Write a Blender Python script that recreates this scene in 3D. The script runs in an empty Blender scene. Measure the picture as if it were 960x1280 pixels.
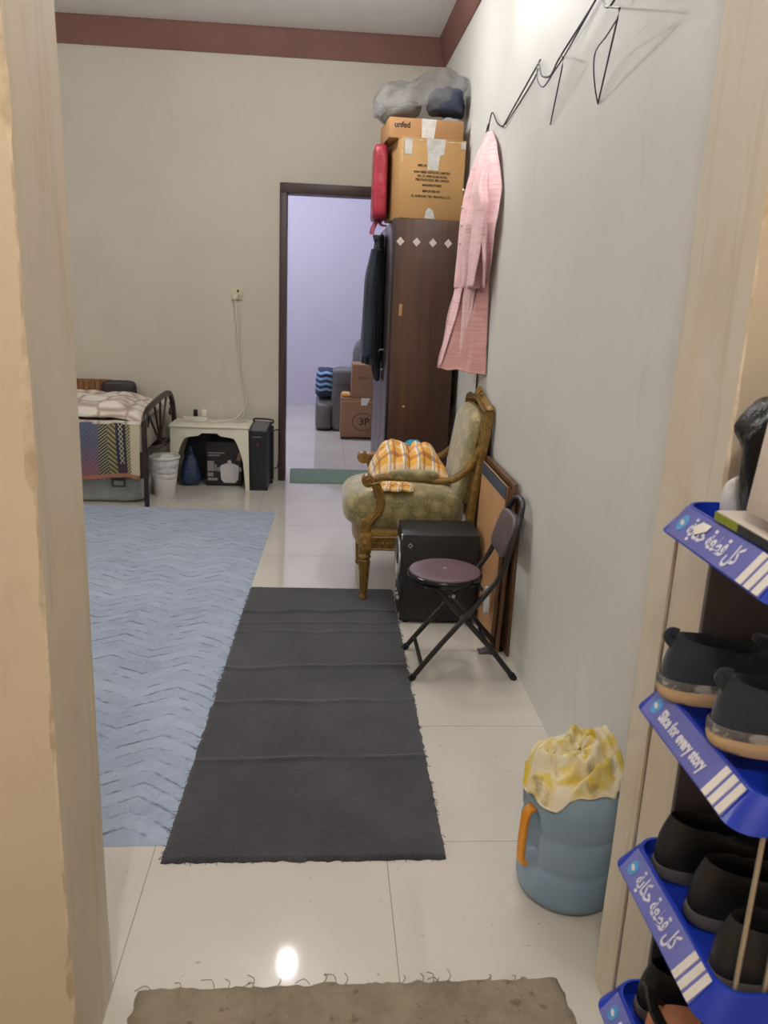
import bpy, bmesh, math, random
from mathutils import Vector, Matrix, noise
random.seed(7)
sc = bpy.context.scene
COL = sc.collection
PI = math.pi
sin, cos = math.sin, math.cos

# ------------------------------------------------------------------ materials
def lin(c):
    def f(v):
        v /= 255.0
        return v / 12.92 if v <= .04045 else ((v + .055) / 1.055) ** 2.4
    return (f(c[0]), f(c[1]), f(c[2]), 1.0)

class G:
    """tiny node-graph helper around one material"""
    def __init__(s, name):
        s.m = bpy.data.materials.new(name); s.m.use_nodes = True
        s.nt = s.m.node_tree
        s.p = s.nt.nodes['Principled BSDF']
    def n(s, t, **kw):
        nd = s.nt.nodes.new(t)
        for k, v in kw.items(): setattr(nd, k, v)
        return nd
    def put(s, sock, v):
        if hasattr(v, 'is_output') or isinstance(v, bpy.types.NodeSocket): s.nt.links.new(v, sock)
        elif v is not None: sock.default_value = v
    def math(s, op, a, b=0.0, c=None):
        nd = s.n('ShaderNodeMath', operation=op)
        s.put(nd.inputs[0], a); s.put(nd.inputs[1], b)
        if c is not None: s.put(nd.inputs[2], c)
        return nd.outputs[0]
    def coord(s, which='Object', scale=(1, 1, 1), rot=(0, 0, 0), loc=(0, 0, 0)):
        t = s.n('ShaderNodeTexCoord'); mp = s.n('ShaderNodeMapping')
        s.nt.links.new(t.outputs[which], mp.inputs[0])
        mp.inputs['Scale'].default_value = scale; mp.inputs['Rotation'].default_value = rot
        mp.inputs['Location'].default_value = loc
        return mp.outputs[0]
    def sep(s, v):
        nd = s.n('ShaderNodeSeparateXYZ'); s.nt.links.new(v, nd.inputs[0]); return nd.outputs
    def noise(s, v, scale, detail=4, rough=.55):
        nd = s.n('ShaderNodeTexNoise'); s.nt.links.new(v, nd.inputs['Vector'])
        nd.inputs['Scale'].default_value = scale; nd.inputs['Detail'].default_value = detail
        nd.inputs['Roughness'].default_value = rough
        return nd.outputs[0]
    def ramp(s, f, lo, hi):
        nd = s.n('ShaderNodeMapRange'); s.put(nd.inputs[0], f)
        nd.inputs[1].default_value = lo; nd.inputs[2].default_value = hi
        return nd.outputs[0]
    def mix(s, f, a, b):
        nd = s.n('ShaderNodeMix', data_type='RGBA')
        s.put(nd.inputs[0], f); s.put(nd.inputs[6], a); s.put(nd.inputs[7], b)
        return nd.outputs[2]
    def base(s, c): s.put(s.p.inputs['Base Color'], c)
    def bump(s, h, strength, dist=.01):
        nd = s.n('ShaderNodeBump'); s.put(nd.inputs['Height'], h)
        nd.inputs['Strength'].default_value = strength; nd.inputs['Distance'].default_value = dist
        s.nt.links.new(nd.outputs[0], s.p.inputs['Normal'])
    def set(s, **kw):
        for k, v in kw.items(): s.put(s.p.inputs[k.replace('_', ' ')], v)

def M(name, c, c2=None, rough=.6, nscale=6, lo=.35, hi=.7, metal=0, bump=0, bscale=None, spec=.5, sheen=0, stretch=(1, 1, 1), coat=0, bdist=.01):
    g = G(name); v = g.coord('Object', stretch)
    if c2 is None: c2 = tuple(x * .9 for x in c)
    f = g.ramp(g.noise(v, nscale), lo, hi)
    g.base(g.mix(f, lin(c), lin(c2)))
    g.set(Roughness=rough, Metallic=metal, Specular_IOR_Level=spec, Sheen_Weight=sheen, Coat_Weight=coat)
    if bump: g.bump(g.noise(v, bscale or nscale * 8, 3), bump, bdist)
    return g.m

def floor_mat():
    g = G('glossy_floor_tile'); v = g.coord('Object'); x, y, z = g.sep(v)
    def line(a, off):
        d = g.math('SUBTRACT', a, off); d = g.math('DIVIDE', d, .6)
        d = g.math('FRACT', g.math('ADD', d, 100.0))
        d = g.math('ABSOLUTE', g.math('SUBTRACT', d, .5))
        return g.math('GREATER_THAN', d, .5 - .0019)
    ln = g.math('MAXIMUM', line(x, -.413), line(y, 1.854))
    f = g.ramp(g.noise(v, 2.2), .35, .7)
    c = g.mix(f, lin((206, 201, 192)), lin((199, 193, 182)))
    sp = g.math('GREATER_THAN', g.noise(v, 46, 2), .73)
    c = g.mix(g.math('MULTIPLY', sp, .4), c, lin((120, 110, 95)))
    g.base(g.mix(g.math('MULTIPLY', ln, .75), c, lin((118, 108, 90))))
    g.set(Roughness=g.math('ADD', g.math('MULTIPLY', g.ramp(g.noise(v, 5), .3, .7), .02), .045), Specular_IOR_Level=.5)
    g.bump(g.math('ADD', g.math('MULTIPLY', ln, -1.0), g.math('MULTIPLY', g.noise(v, 3), .03)), .12, .003)
    return g.m

def wall_mat(name, c, c2, dirt, dscale=1.3, rough=.55, amount=.5, low=0.0):
    g = G(name); v = g.coord('Object')
    f = g.ramp(g.noise(v, dscale, 5), .35, .7)
    col = g.mix(f, lin(c), lin(c2))
    vs = g.coord('Object', (1, 1, .35))
    s = g.ramp(g.noise(vs, 7, 6, .7), .58, .78)
    col = g.mix(g.math('MULTIPLY', s, amount), col, lin(dirt))
    # thin scuffs
    vr = g.coord('Object', (5, 5, 1.2), (.5, .4, .2))
    k = g.ramp(g.noise(vr, 3.5, 8, .75), .7, .74)
    col = g.mix(g.math('MULTIPLY', k, amount * .6), col, lin(dirt))
    g.base(col); g.set(Roughness=rough, Specular_IOR_Level=.35)
    g.bump(g.noise(v, 60, 3), .05, .004)
    return g.m

def reveal_mat():
    g = G('patchy_plaster'); v = g.coord('Object')
    col = g.mix(g.ramp(g.noise(v, 2.0, 5), .35, .65), lin((220, 207, 186)), lin((204, 195, 177)))
    patch = g.ramp(g.noise(g.coord('Object', (1, 1.5, .7), loc=(3, 1, .2)), 2.6, 3), .50, .54)
    col = g.mix(g.math('MULTIPLY', patch, .55), col, lin((212, 207, 196)))
    st = g.ramp(g.noise(g.coord('Object', (9, 9, .6)), 2.5, 5, .7), .52, .7)
    col = g.mix(g.math('MULTIPLY', st, .5), col, lin((176, 164, 138)))
    pk = g.ramp(g.noise(g.coord('Object', (1, 1, .6)), 9, 6, .8), .66, .7)
    col = g.mix(g.math('MULTIPLY', pk, .5), col, lin((222, 208, 180)))
    g.base(col); g.set(Roughness=.6); g.bump(g.noise(v, 14, 6), .25, .01)
    return g.m

def wood_mat(name, a, b, rough=.45, axis=(14, 14, .7), scale=2.2, spec=.5):
    g = G(name); v = g.coord('Object', axis)
    f = g.ramp(g.noise(v, scale, 6, .6), .3, .72)
    g.base(g.mix(f, lin(a), lin(b))); g.set(Roughness=rough, Specular_IOR_Level=spec)
    g.bump(g.noise(v, scale * 3, 4), .06, .003)
    return g.m

def stripe(g, a, period, width, off=0.0):
    d = g.math('FRACT', g.math('ADD', g.math('DIVIDE', g.math('SUBTRACT', a, off), period), 50.0))
    return g.math('LESS_THAN', d, width / period)

def plaid_mat():
    g = G('plaid_cotton'); x, y, z = g.sep(g.coord('UV'))
    c = lin((228, 172, 66))
    c = g.mix(g.math('MULTIPLY', stripe(g, x, .115, .026, .01), .8), c, lin((240, 228, 208)))
    c = g.mix(g.math('MULTIPLY', stripe(g, y, .15, .03, .02), .5), c, lin((240, 226, 200)))
    c = g.mix(g.math('MULTIPLY', stripe(g, x, .115, .016, .055), .65), c, lin((150, 96, 70)))
    c = g.mix(g.math('MULTIPLY', stripe(g, y, .15, .03, .09), .6), c, lin((150, 70, 60)))
    c = g.mix(g.math('MULTIPLY', stripe(g, x, .115, .008, .026), .8), c, lin((104, 110, 128)))
    g.base(c); g.set(Roughness=.85, Sheen_Weight=.2)
    return g.m

def rug_mat():
    g = G('carved_blue_pile'); v = g.coord('Object'); x, y, z = g.sep(v)
    w = g.noise(v, 4, 3)
    xx = g.math('ADD', x, g.math('MULTIPLY', w, .06))
    zig = g.math('PINGPONG', g.math('ADD', xx, 20.0), .15)
    t = g.math('ADD', g.math('SUBTRACT', y, g.math('MULTIPLY', zig, .62)), g.math('MULTIPLY', g.noise(v, 9, 3), .035))
    d = g.math('FRACT', g.math('ADD', g.math('DIVIDE', t, .066), 50.0))
    d = g.math('ABSOLUTE', g.math('SUBTRACT', d, .5))
    ln = g.ramp(d, .13, .03)
    br = g.ramp(g.noise(g.coord('Object', (1, 2.2, 1)), 7, 6, .75), .45, .60)
    d2 = g.math('FRACT', g.math('ADD', g.math('DIVIDE', t, .132), 50.0))
    band = g.ramp(g.math('ABSOLUTE', g.math('SUBTRACT', d2, .5)), .18, .32)
    c = g.mix(g.ramp(g.noise(v, 2.0, 6, .65), .35, .68), lin((166, 181, 202)), lin((146, 161, 184)))
    c = g.mix(g.math('MULTIPLY', band, .22), c, lin((124, 140, 166)))
    c = g.mix(g.math('MULTIPLY', g.ramp(g.noise(v, 5.5, 7, .78), .52, .70), .55), c, lin((98, 113, 142)))
    c = g.mix(g.math('MULTIPLY', g.ramp(g.noise(v, 70, 3), .4, .7), .25), c, lin((182, 194, 212)))
    ln = g.math('MULTIPLY', ln, br)
    c = g.mix(g.math('MULTIPLY', ln, .85), c, lin((72, 84, 110)))
    g.base(c); g.set(Roughness=.9, Sheen_Weight=.35)
    g.bump(g.math('SUBTRACT', g.math('MULTIPLY', g.noise(v, 120, 3), .5), ln), .5, .006)
    return g.m

def felt_mat():
    g = G('charcoal_felt'); v = g.coord('Object')
    c = g.mix(g.ramp(g.noise(g.coord('Object', (1, 5, 1)), 60, 4, .7), .35, .7), lin((48, 48, 55)), lin((36, 36, 43)))
    c = g.mix(g.math('MULTIPLY', g.ramp(g.noise(v, 3, 6, .7), .42, .66), .6), c, lin((72, 71, 77)))
    c = g.mix(g.math('MULTIPLY', g.ramp(g.noise(v, 230, 2), .58, .7), .5), c, lin((96, 95, 100)))
    g.base(c); g.set(Roughness=.95, Sheen_Weight=.2); g.bump(g.noise(v, 180, 3), .5, .004)
    return g.m

def kurta_mat(name, c1, c2, c3):
    g = G(name); v = g.coord('Object', (6, 6, 130))
    c = g.mix(g.ramp(g.noise(v, 1.0, 4, .6), .42, .62), lin(c1), lin(c2))
    k = g.ramp(g.noise(g.coord('Object', (9, 9, 170), loc=(1, 2, 3)), 1.0, 3), .62, .68)
    c = g.mix(g.math('MULTIPLY', k, .55), c, lin(c3))
    g.base(c); g.set(Roughness=.85, Sheen_Weight=.2)
    return g.m

def damask_mat():
    g = G('olive_damask'); v = g.coord('Object')
    vo = g.n('ShaderNodeTexVoronoi'); g.nt.links.new(v, vo.inputs['Vector']); vo.inputs['Scale'].default_value = 17
    f = g.ramp(g.math('ADD', vo.outputs[0], g.math('MULTIPLY', g.noise(v, 42, 4, .7), .7)), .55, .95)
    c = g.mix(f, lin((163, 148, 98)), lin((120, 110, 66)))
    c = g.mix(g.math('MULTIPLY', g.ramp(g.noise(v, 95, 2), .52, .7), .45), c, lin((196, 184, 136)))
    g.base(c); g.set(Roughness=.55, Sheen_Weight=.5); g.bump(f, .25, .003)
    return g.m

def gilt_mat():
    g = G('worn_gilt_wood'); v = g.coord('Object')
    c = g.mix(g.ramp(g.noise(v, 22, 5, .7), .38, .7), lin((146, 114, 54)), lin((102, 74, 34)))
    c = g.mix(g.math('MULTIPLY', g.ramp(g.noise(v, 70, 3), .55, .7), .5), c, lin((186, 154, 92)))
    g.base(c); g.set(Roughness=.36, Metallic=.25); g.bump(g.noise(v, 60, 3), .15, .003)
    return g.m

def honeycomb_mat():
    g = G('honeycomb_quilt'); v = g.coord('Object')
    vo = g.n('ShaderNodeTexVoronoi', feature='DISTANCE_TO_EDGE'); g.nt.links.new(v, vo.inputs['Vector']); vo.inputs['Scale'].default_value = 6.2
    vo.inputs['Randomness'].default_value = .35
    f = g.ramp(vo.outputs[0], .005, .11)
    g.base(g.mix(f, lin((168, 146, 134)), lin((226, 218, 204)))); g.set(Roughness=.85)
    return g.m

def throw_mat():
    g = G('ikat_throw'); v = g.coord('UV', loc=(-.40, 0, 0)); x, y, z = g.sep(v)   # x along the bed edge, y down
    tw = g.n('ShaderNodeTexWave', wave_type='BANDS', bands_direction='DIAGONAL'); g.nt.links.new(v, tw.inputs[0])
    tw.inputs['Scale'].default_value = 22
    twill = g.ramp(tw.outputs[1], .4, .6)
    fade = g.ramp(y, .12, .36)
    c = g.mix(fade, lin((92, 98, 118)), lin((150, 92, 100)))
    c = g.mix(g.math('MULTIPLY', twill, .35), c, lin((60, 58, 74)))
    zz = g.math('PINGPONG', g.math('ADD', y, 9.0), .016)
    hatch = g.mix(stripe(g, g.math('ADD', y, g.math('MULTIPLY', x, .8)), .020, .007), lin((52, 54, 62)), lin((160, 152, 112)))
    olive = g.mix(stripe(g, g.math('SUBTRACT', y, x), .034, .016), lin((150, 140, 84)), lin((70, 66, 62)))
    px = g.math('ABSOLUTE', g.math('SUBTRACT', x, .335))
    navy = g.mix(g.math('LESS_THAN', g.math('ABSOLUTE', g.math('SUBTRACT', px, g.math('MULTIPLY', zz, .8))), .003), lin((42, 42, 60)), lin((186, 180, 150)))
    navy = g.mix(g.math('GREATER_THAN', y, .27), navy, lin((66, 40, 56)))
    border = g.mix(stripe(g, g.math('ADD', y, x), .022, .010), lin((170, 160, 116)), lin((76, 72, 70)))
    for lo, cc in ((.200, hatch), (.255, olive), (.305, navy), (.366, border), (.396, lin((196, 184, 158)))):
        c = g.mix(g.math('GREATER_THAN', x, lo), c, cc)
    c = g.mix(g.math('GREATER_THAN', y, .335), c, lin((168, 112, 84)))
    g.base(c); g.set(Roughness=.95, Sheen_Weight=.2); g.bump(twill, .15, .003)
    return g.m

def film_mat(name, tint, opac, rough=.12, ns=7):
    g = G(name)
    tr = g.n('ShaderNodeBsdfTransparent'); tr.inputs[0].default_value = lin(tint)
    mx = g.n('ShaderNodeMixShader'); v = g.coord('Object')
    f = g.ramp(g.noise(v, ns, 5, .7), .35, .75)
    g.put(mx.inputs[0], g.math('ADD', g.math('MULTIPLY', f, opac), .08))
    g.nt.links.new(tr.outputs[0], mx.inputs[1]); g.nt.links.new(g.p.outputs[0], mx.inputs[2])
    g.nt.links.new(mx.outputs[0], g.nt.nodes['Material Output'].inputs[0])
    g.base(lin((200, 200, 200))); g.set(Roughness=rough, Specular_IOR_Level=.9)
    g.bump(g.noise(v, ns * 3, 4, .7), .6, .02)
    return g.m

def crumple_mat(name, c, rough, scale=14, strength=.8, spec=.5, dist=.02):
    g = G(name); v = g.coord('Object')
    g.base(g.mix(g.ramp(g.noise(v, scale * .6, 3), .4, .7), lin(c), lin(tuple(x * .88 for x in c))))
    g.set(Roughness=rough, Specular_IOR_Level=spec); g.bump(g.noise(v, scale, 5, .6), strength, dist)
    return g.m

def bottle_mat():
    g = G('blue_water_bottle_plastic'); v = g.coord('Object')
    g.base(g.mix(g.ramp(g.noise(v, 4), .3, .7), lin((150, 172, 192)), lin((128, 154, 176))))
    g.set(Roughness=.16, Transmission_Weight=.12, IOR=1.3, Specular_IOR_Level=.5)
    return g.m

def rag_mat():
    g = G('stained_yellow_rag'); v = g.coord('UV')
    c = g.mix(g.ramp(g.noise(v, 7, 4), .42, .6), lin((222, 212, 186)), lin((206, 184, 92)))
    c = g.mix(g.ramp(g.noise(g.coord('UV', loc=(3, 1, 0)), 5.5, 3), .60, .67), c, lin((222, 186, 34)))
    c = g.mix(g.math('MULTIPLY', g.ramp(g.noise(g.coord('UV', loc=(7, 4, 0)), 8, 4), .60, .68), .6), c, lin((118, 104, 84)))
    g.base(c); g.set(Roughness=.9)
    return g.m

def mat_grey():
    g = G('dusty_brown_doormat'); v = g.coord('Object')
    c = g.mix(g.ramp(g.noise(v, 8, 6, .7), .35, .7), lin((150, 138, 118)), lin((116, 105, 90)))
    c = g.mix(g.math('MULTIPLY', g.ramp(g.noise(v, 30, 3), .62, .7), .6), c, lin((80, 72, 64)))
    g.base(c); g.set(Roughness=.95); g.bump(g.noise(v, 140, 4), .7, .006)
    return g.m

MT = {}
def mats():
    m = MT
    m['floor'] = floor_mat()
    m['cream'] = wall_mat('cream_wall_paint', (206, 199, 184), (199, 192, 176), (156, 147, 130), amount=.18)
    m['white_wall'] = wall_mat('grey_white_wall_paint', (222, 221, 217), (212, 211, 206), (164, 161, 154), amount=.22)
    m['lav'] = wall_mat('pale_lilac_wall_paint', (206, 200, 214), (200, 195, 210), (170, 164, 172), amount=.08)
    m['peach'] = wall_mat('peach_wall_paint', (208, 193, 171), (199, 185, 164), (160, 145, 124), amount=.4, dscale=2)
    m['reveal'] = reveal_mat()
    m['flake'] = M('chipped_plaster', (226, 212, 188), (184, 166, 138), rough=.8, nscale=14, lo=.4, hi=.6)
    m['ceil'] = M('ceiling_paint', (238, 236, 236), (234, 231, 230), rough=.8)
    m['cornice'] = M('brown_cornice_paint', (124, 84, 74), (112, 74, 65), rough=.6, nscale=2)
    m['doorwood'] = wood_mat('dark_brown_door_frame_wood', (74, 54, 50), (56, 40, 38), axis=(10, 10, 1))
    m['wardrobe'] = wood_mat('dark_walnut_laminate', (82, 54, 38), (58, 37, 27), rough=.42)
    m['wdoor'] = wood_mat('dark_plum_laminate', (70, 56, 58), (56, 45, 48), rough=.32, axis=(8, 8, 1))
    m['black_edge'] = M('black_edging', (26, 22, 24), rough=.4)
    m['gilt'] = gilt_mat(); m['damask'] = damask_mat(); m['plaid'] = plaid_mat()
    m['rug'] = rug_mat(); m['felt'] = felt_mat(); m['doormat'] = mat_grey()
    m['green_mat'] = M('sage_green_mat', (112, 132, 112), (98, 118, 100), rough=.95, nscale=40, bump=.4, bscale=150)
    m['kraft'] = M('kraft_cardboard', (186, 146, 94), (176, 136, 84), rough=.7, nscale=3, bump=.08, bscale=20)
    m['kraft_top'] = M('tan_cardboard', (176, 134, 90), (164, 122, 80), rough=.7, nscale=3, bump=.08, bscale=20)
    m['kraft_red'] = M('red_brown_cardboard', (152, 114, 86), (142, 106, 80), rough=.75, nscale=3)
    m['ink'] = M('dark_print_ink', (52, 36, 24), rough=.7)
    m['tape'] = crumple_mat('silvery_packing_tape', (206, 204, 198), .18, 40, .5, .7, .01)
    m['clear_tape'] = M('clear_tape', (196, 160, 108), (210, 190, 160), rough=.15, nscale=30)
    m['film'] = film_mat('clear_plastic_film', (228, 228, 230), .30, .1)
    m['quilt_grey'] = crumple_mat('grey_green_padding', (120, 118, 106), .5, 9, .8)
    m['denim'] = M('dark_denim', (58, 64, 88), (44, 50, 70), rough=.85, nscale=20, bump=.3)
    m['red_bag'] = crumple_mat('red_plastic_bag', (164, 40, 64), .35, 10, .6)
    m['pink_film'] = crumple_mat('dark_pink_knot', (150, 70, 92), .35, 20, .6)
    m['navy'] = M('dark_navy_cloth', (38, 46, 62), (25, 31, 44), rough=.85, nscale=5, bump=.15, bscale=60, sheen=.1)
    m['black_cloth'] = M('black_trouser_cloth', (28, 28, 34), rough=.9)
    m['kurta'] = kurta_mat('pink_slub_cotton', (234, 196, 198), (224, 180, 184), (182, 124, 132))
    m['kurta_shade'] = kurta_mat('shaded_pink_cotton', (204, 154, 150), (192, 140, 136), (156, 102, 102))  # kurta pink darkened, shade inside the garment put into the colour
    m['wire'] = M('dark_wire', (44, 46, 56), rough=.5)
    m['black'] = M('black_vinyl_cabinet', (34, 34, 36), (24, 24, 27), rough=.5, nscale=10, bump=.2, bscale=120)
    m['black_gloss'] = M('black_gloss_plastic', (16, 16, 18), rough=.18)
    m['black_metal'] = M('black_painted_tube', (30, 26, 28), rough=.28, nscale=20)
    m['silver'] = M('silver_trim', (190, 190, 190), rough=.3, metal=.7)
    m['plum'] = M('plum_vinyl_seat', (96, 72, 78), (84, 62, 68), rough=.5, nscale=8, bump=.08, bscale=80)
    m['plum_grey'] = M('grey_plum_backrest_vinyl', (92, 80, 84), (80, 70, 74), rough=.45, nscale=10)
    m['board_tan'] = M('tan_hardboard', (190, 146, 104), (180, 136, 94), rough=.6, nscale=6)
    m['board_blue'] = M('slate_blue_paper', (62, 76, 92), rough=.7)
    m['frame_brown'] = wood_mat('brown_frame_wood', (112, 78, 52), (80, 54, 36), axis=(12, 12, 1))
    m['white_plastic'] = M('cream_white_plastic', (226, 220, 202), (218, 212, 192), rough=.4, nscale=4)
    m['bin_plastic'] = M('white_bin_plastic', (240, 238, 236), rough=.4)
    m['cord'] = M('white_cord', (222, 218, 204), rough=.5)
    m['socket'] = M('ivory_socket_plastic', (216, 208, 178), rough=.35)
    m['dkhole'] = M('dark_slot', (30, 28, 28), rough=.6)
    m['heater'] = M('matte_black_housing', (26, 27, 32), rough=.4, nscale=10)
    m['heater_top'] = M('grey_top_grille', (112, 112, 114), (96, 96, 98), rough=.5)
    m['red_dot'] = M('red_logo', (150, 40, 40), rough=.5)
    m['carton_black'] = M('black_printed_carton', (38, 34, 38), rough=.5)
    m['print_white'] = M('white_print', (216, 212, 214), (200, 196, 200), rough=.5, nscale=8)
    m['print_grey'] = M('grey_print', (150, 146, 150), rough=.5)
    m['blue_bag'] = crumple_mat('dark_blue_plastic_bag', (36, 54, 92), .25, 16, .7)
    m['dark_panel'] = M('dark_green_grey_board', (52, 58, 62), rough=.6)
    m['bed_metal'] = M('dark_bronze_tube', (58, 44, 40), (44, 34, 32), rough=.32, nscale=14, metal=.3)
    m['quilt'] = honeycomb_mat(); m['throw'] = throw_mat()
    m['mattress'] = M('pale_mattress_ticking', (206, 196, 178), rough=.9)
    m['store_bag'] = crumple_mat('milky_storage_bag', (168, 172, 168), .4, 12, .8)
    m['head_wood'] = wood_mat('honey_brown_slats', (150, 100, 52), (112, 70, 36), axis=(16, 16, 1))
    m['head_dark'] = M('dark_leather', (54, 46, 44), rough=.4, nscale=10)
    m['sofa'] = M('grey_leather_sofa', (104, 102, 104), (92, 90, 92), rough=.5, nscale=6)
    m['yellow_pack'] = M('yellow_packet', (222, 160, 50), (230, 190, 130), rough=.4, nscale=12)
    m['tissue'] = M('white_tissue', (228, 226, 222), rough=.9)
    m['teal'] = crumple_mat('teal_cloth', (20, 140, 170), .7, 14, .5)
    m['bottle'] = bottle_mat()
    m['orange'] = M('orange_handle_plastic', (232, 150, 26), rough=.4)
    m['rag'] = rag_mat()
    m['tray'] = M('royal_blue_tray_plastic', (28, 60, 186), (24, 50, 164), rough=.28, nscale=4)
    m['strip'] = M('lavender_blue_label_strip', (106, 112, 186), (96, 100, 176), rough=.2, nscale=9, coat=.5)
    m['letter'] = M('pale_lettering', (222, 222, 236), rough=.4)
    m['stripe_white'] = M('white_stripe', (232, 228, 222), rough=.4)
    m['logo'] = M('light_blue_emblem', (84, 156, 214), rough=.3)
    m['rod'] = M('brushed_rod', (186, 172, 150), rough=.35, metal=.5)
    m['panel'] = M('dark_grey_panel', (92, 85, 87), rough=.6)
    m['bag_black'] = crumple_mat('black_bin_bag', (10, 10, 13), .34, 8, .7, .3, .03)
    m['box_white'] = M('off_white_card', (212, 200, 190), rough=.5)
    m['card_green'] = M('green_card_edge', (140, 150, 40), rough=.5)
    m['shoe_navy'] = M('navy_suede', (32, 38, 52), (24, 28, 40), rough=.8, nscale=30, bump=.2, sheen=.2)
    m['shoe_black'] = M('black_leather_shoe', (24, 23, 25), rough=.5, nscale=20)
    m['lining'] = M('black_lining', (16, 16, 18), rough=.9)
    m['sole_tan'] = M('tan_rubber_sole', (196, 166, 128), (180, 150, 114), rough=.6, nscale=14)
    m['sole_dark'] = M('grey_black_sole', (92, 88, 88), rough=.6)
    m['band_grey'] = M('silver_grey_trim', (150, 146, 140), (84, 82, 84), rough=.5, nscale=60, lo=.45, hi=.55)
    m['sandal'] = M('tan_leather', (186, 122, 84), (166, 104, 70), rough=.5, nscale=12)
    m['white_bag'] = crumple_mat('white_plastic_bag', (214, 214, 216), .4, 18, .5)
    m['lamp_white'] = M('white_lamp_holder', (230, 228, 222), rough=.4)
mats()

# ------------------------------------------------------------------ geometry helpers
class B:
    """collects shapes (world metres) into one bmesh"""
    def __init__(s):
        s.bm = bmesh.new(); s.uv = s.bm.loops.layers.uv.new('UVMap')
    def quad(s, vs):
        try: return s.bm.faces.new(vs)
        except ValueError: return None
    def box(s, a, b, bev=0.0, mat=None, seg=2, mi=0):
        x0, y0, z0 = a; x1, y1, z1 = b
        vs = [s.bm.verts.new(p) for p in ((x0,y0,z0),(x1,y0,z0),(x1,y1,z0),(x0,y1,z0),(x0,y0,z1),(x1,y0,z1),(x1,y1,z1),(x0,y1,z1))]
        fs = [s.bm.faces.new([vs[i] for i in f]) for f in ((0,3,2,1),(4,5,6,7),(0,1,5,4),(1,2,6,5),(2,3,7,6),(3,0,4,7))]
        for f in fs: f.material_index = mi
        if bev:
            es = list({e for f in fs for e in f.edges})
            r = bmesh.ops.bevel(s.bm, geom=es, offset=bev, segments=seg, affect='EDGES', profile=.5)
            vs = list({v for f in r['faces'] for v in f.verts} | {v for v in vs if v.is_valid})
        if mat is not None:
            for v in vs:
                if v.is_valid: v.co = mat @ v.co
        return s
    def rings(s, rings, closed=True, caps=True, mi=0):
        rr = [[s.bm.verts.new(p) for p in r] for r in rings]
        n = len(rr[0])
        for a, b in zip(rr, rr[1:]):
            for i in range(n if closed else n - 1):
                f = s.quad([a[i], a[(i+1) % n], b[(i+1) % n], b[i]])
                if f: f.material_index = mi
        if caps and closed:
            f = s.quad(list(reversed(rr[0])));
            if f: f.material_index = mi
            f = s.quad(rr[-1])
            if f: f.material_index = mi
        return s
    def lathe(s, prof, c=(0, 0, 0), seg=24, mat=None, caps=True, squash=(1, 1)):
        rings = []
        for r, z in prof:
            ring = []
            for i in range(seg):
                a = 2 * PI * i / seg
                p = Vector((r * cos(a) * squash[0], r * sin(a) * squash[1], z))
                if mat is not None: p = mat @ p
                ring.append(p + Vector(c))
            rings.append(ring)
        return s.rings(rings, True, caps)
    def sweep(s, pts, prof, up=(0, 0, 1), caps=True, scale=None):
        """prof: list of (side, normal) offsets, or radius"""
        P = [Vector(p) for p in pts]; rings = []
        if not isinstance(prof, (list, tuple)):
            r = prof; prof = [(r * cos(2*PI*k/10), r * sin(2*PI*k/10)) for k in range(10)]
        upv = Vector(up); prev = None
        for i, p in enumerate(P):
            t = (P[min(i+1, len(P)-1)] - P[max(i-1, 0)]).normalized()
            ref = prev if prev is not None else (upv if abs(t.dot(upv)) < .95 else Vector((1, .1, 0)))
            side = t.cross(ref).normalized(); nn = side.cross(t).normalized(); prev = nn
            k = scale[i] if scale else 1.0
            rings.append([p + side * a * k + nn * b * k for a, b in prof])
        return s.rings(rings, True, caps)
    def sq(s, c, h, e1=.5, e2=.5, nu=28, nv=16, mat=None, fn=None):
        """superellipsoid cushion: centre c, half sizes h"""
        def pw(v, e): return math.copysign(abs(v) ** e, v)
        rings = []
        for j in range(1, nv):
            v = -PI/2 + PI * j / nv; ring = []
            for i in range(nu):
                u = 2*PI*i/nu
                p = Vector((h[0]*pw(cos(v), e1)*pw(cos(u), e2), h[1]*pw(cos(v), e1)*pw(sin(u), e2), h[2]*pw(sin(v), e1)))
                if fn: p = fn(p)
                if mat is not None: p = mat @ p
                ring.append(p + Vector(c))
            rings.append(ring)
        return s.rings(rings, True, True)
    def grid(s, nu, nv, fn, w=1.0, h=1.0, mi=0):
        V = [[s.bm.verts.new(fn(i/nu, j/nv)) for i in range(nu+1)] for j in range(nv+1)]
        for j in range(nv):
            for i in range(nu):
                f = s.quad([V[j][i], V[j][i+1], V[j+1][i+1], V[j+1][i]])
                if f:
                    f.material_index = mi
                    for l, (a, b) in zip(f.loops, ((i, j), (i+1, j), (i+1, j+1), (i, j+1))):
                        l[s.uv].uv = (a/nu*w, b/nv*h)
        return s
    def poly(s, pts, d):
        """prism: outline pts pushed along vector d"""
        d = Vector(d)
        return s.rings([[Vector(p) for p in pts], [Vector(p) + d for p in pts]])

def obj(name, b, mat, parent=None, smooth=True, angle=40, origin=None):
    me = bpy.data.meshes.new(name)
    bmesh.ops.recalc_face_normals(b.bm, faces=b.bm.faces)
    off = Vector(origin) if origin is not None else Vector((0, 0, 0))
    p = parent
    while p is not None:
        off += p.location; p = p.parent
    bmesh.ops.translate(b.bm, verts=b.bm.verts, vec=-off)
    b.bm.to_mesh(me); b.bm.free()
    for mm in (mat if isinstance(mat, (list, tuple)) else [mat]): me.materials.append(MT[mm])
    if smooth:
        me.polygons.foreach_set('use_smooth', [True] * len(me.polygons))
        me.set_sharp_from_angle(angle=math.radians(angle))
    o = bpy.data.objects.new(name, me); COL.objects.link(o)
    if parent is not None: o.parent = parent
    elif origin is not None: o.location = origin
    return o

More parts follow.
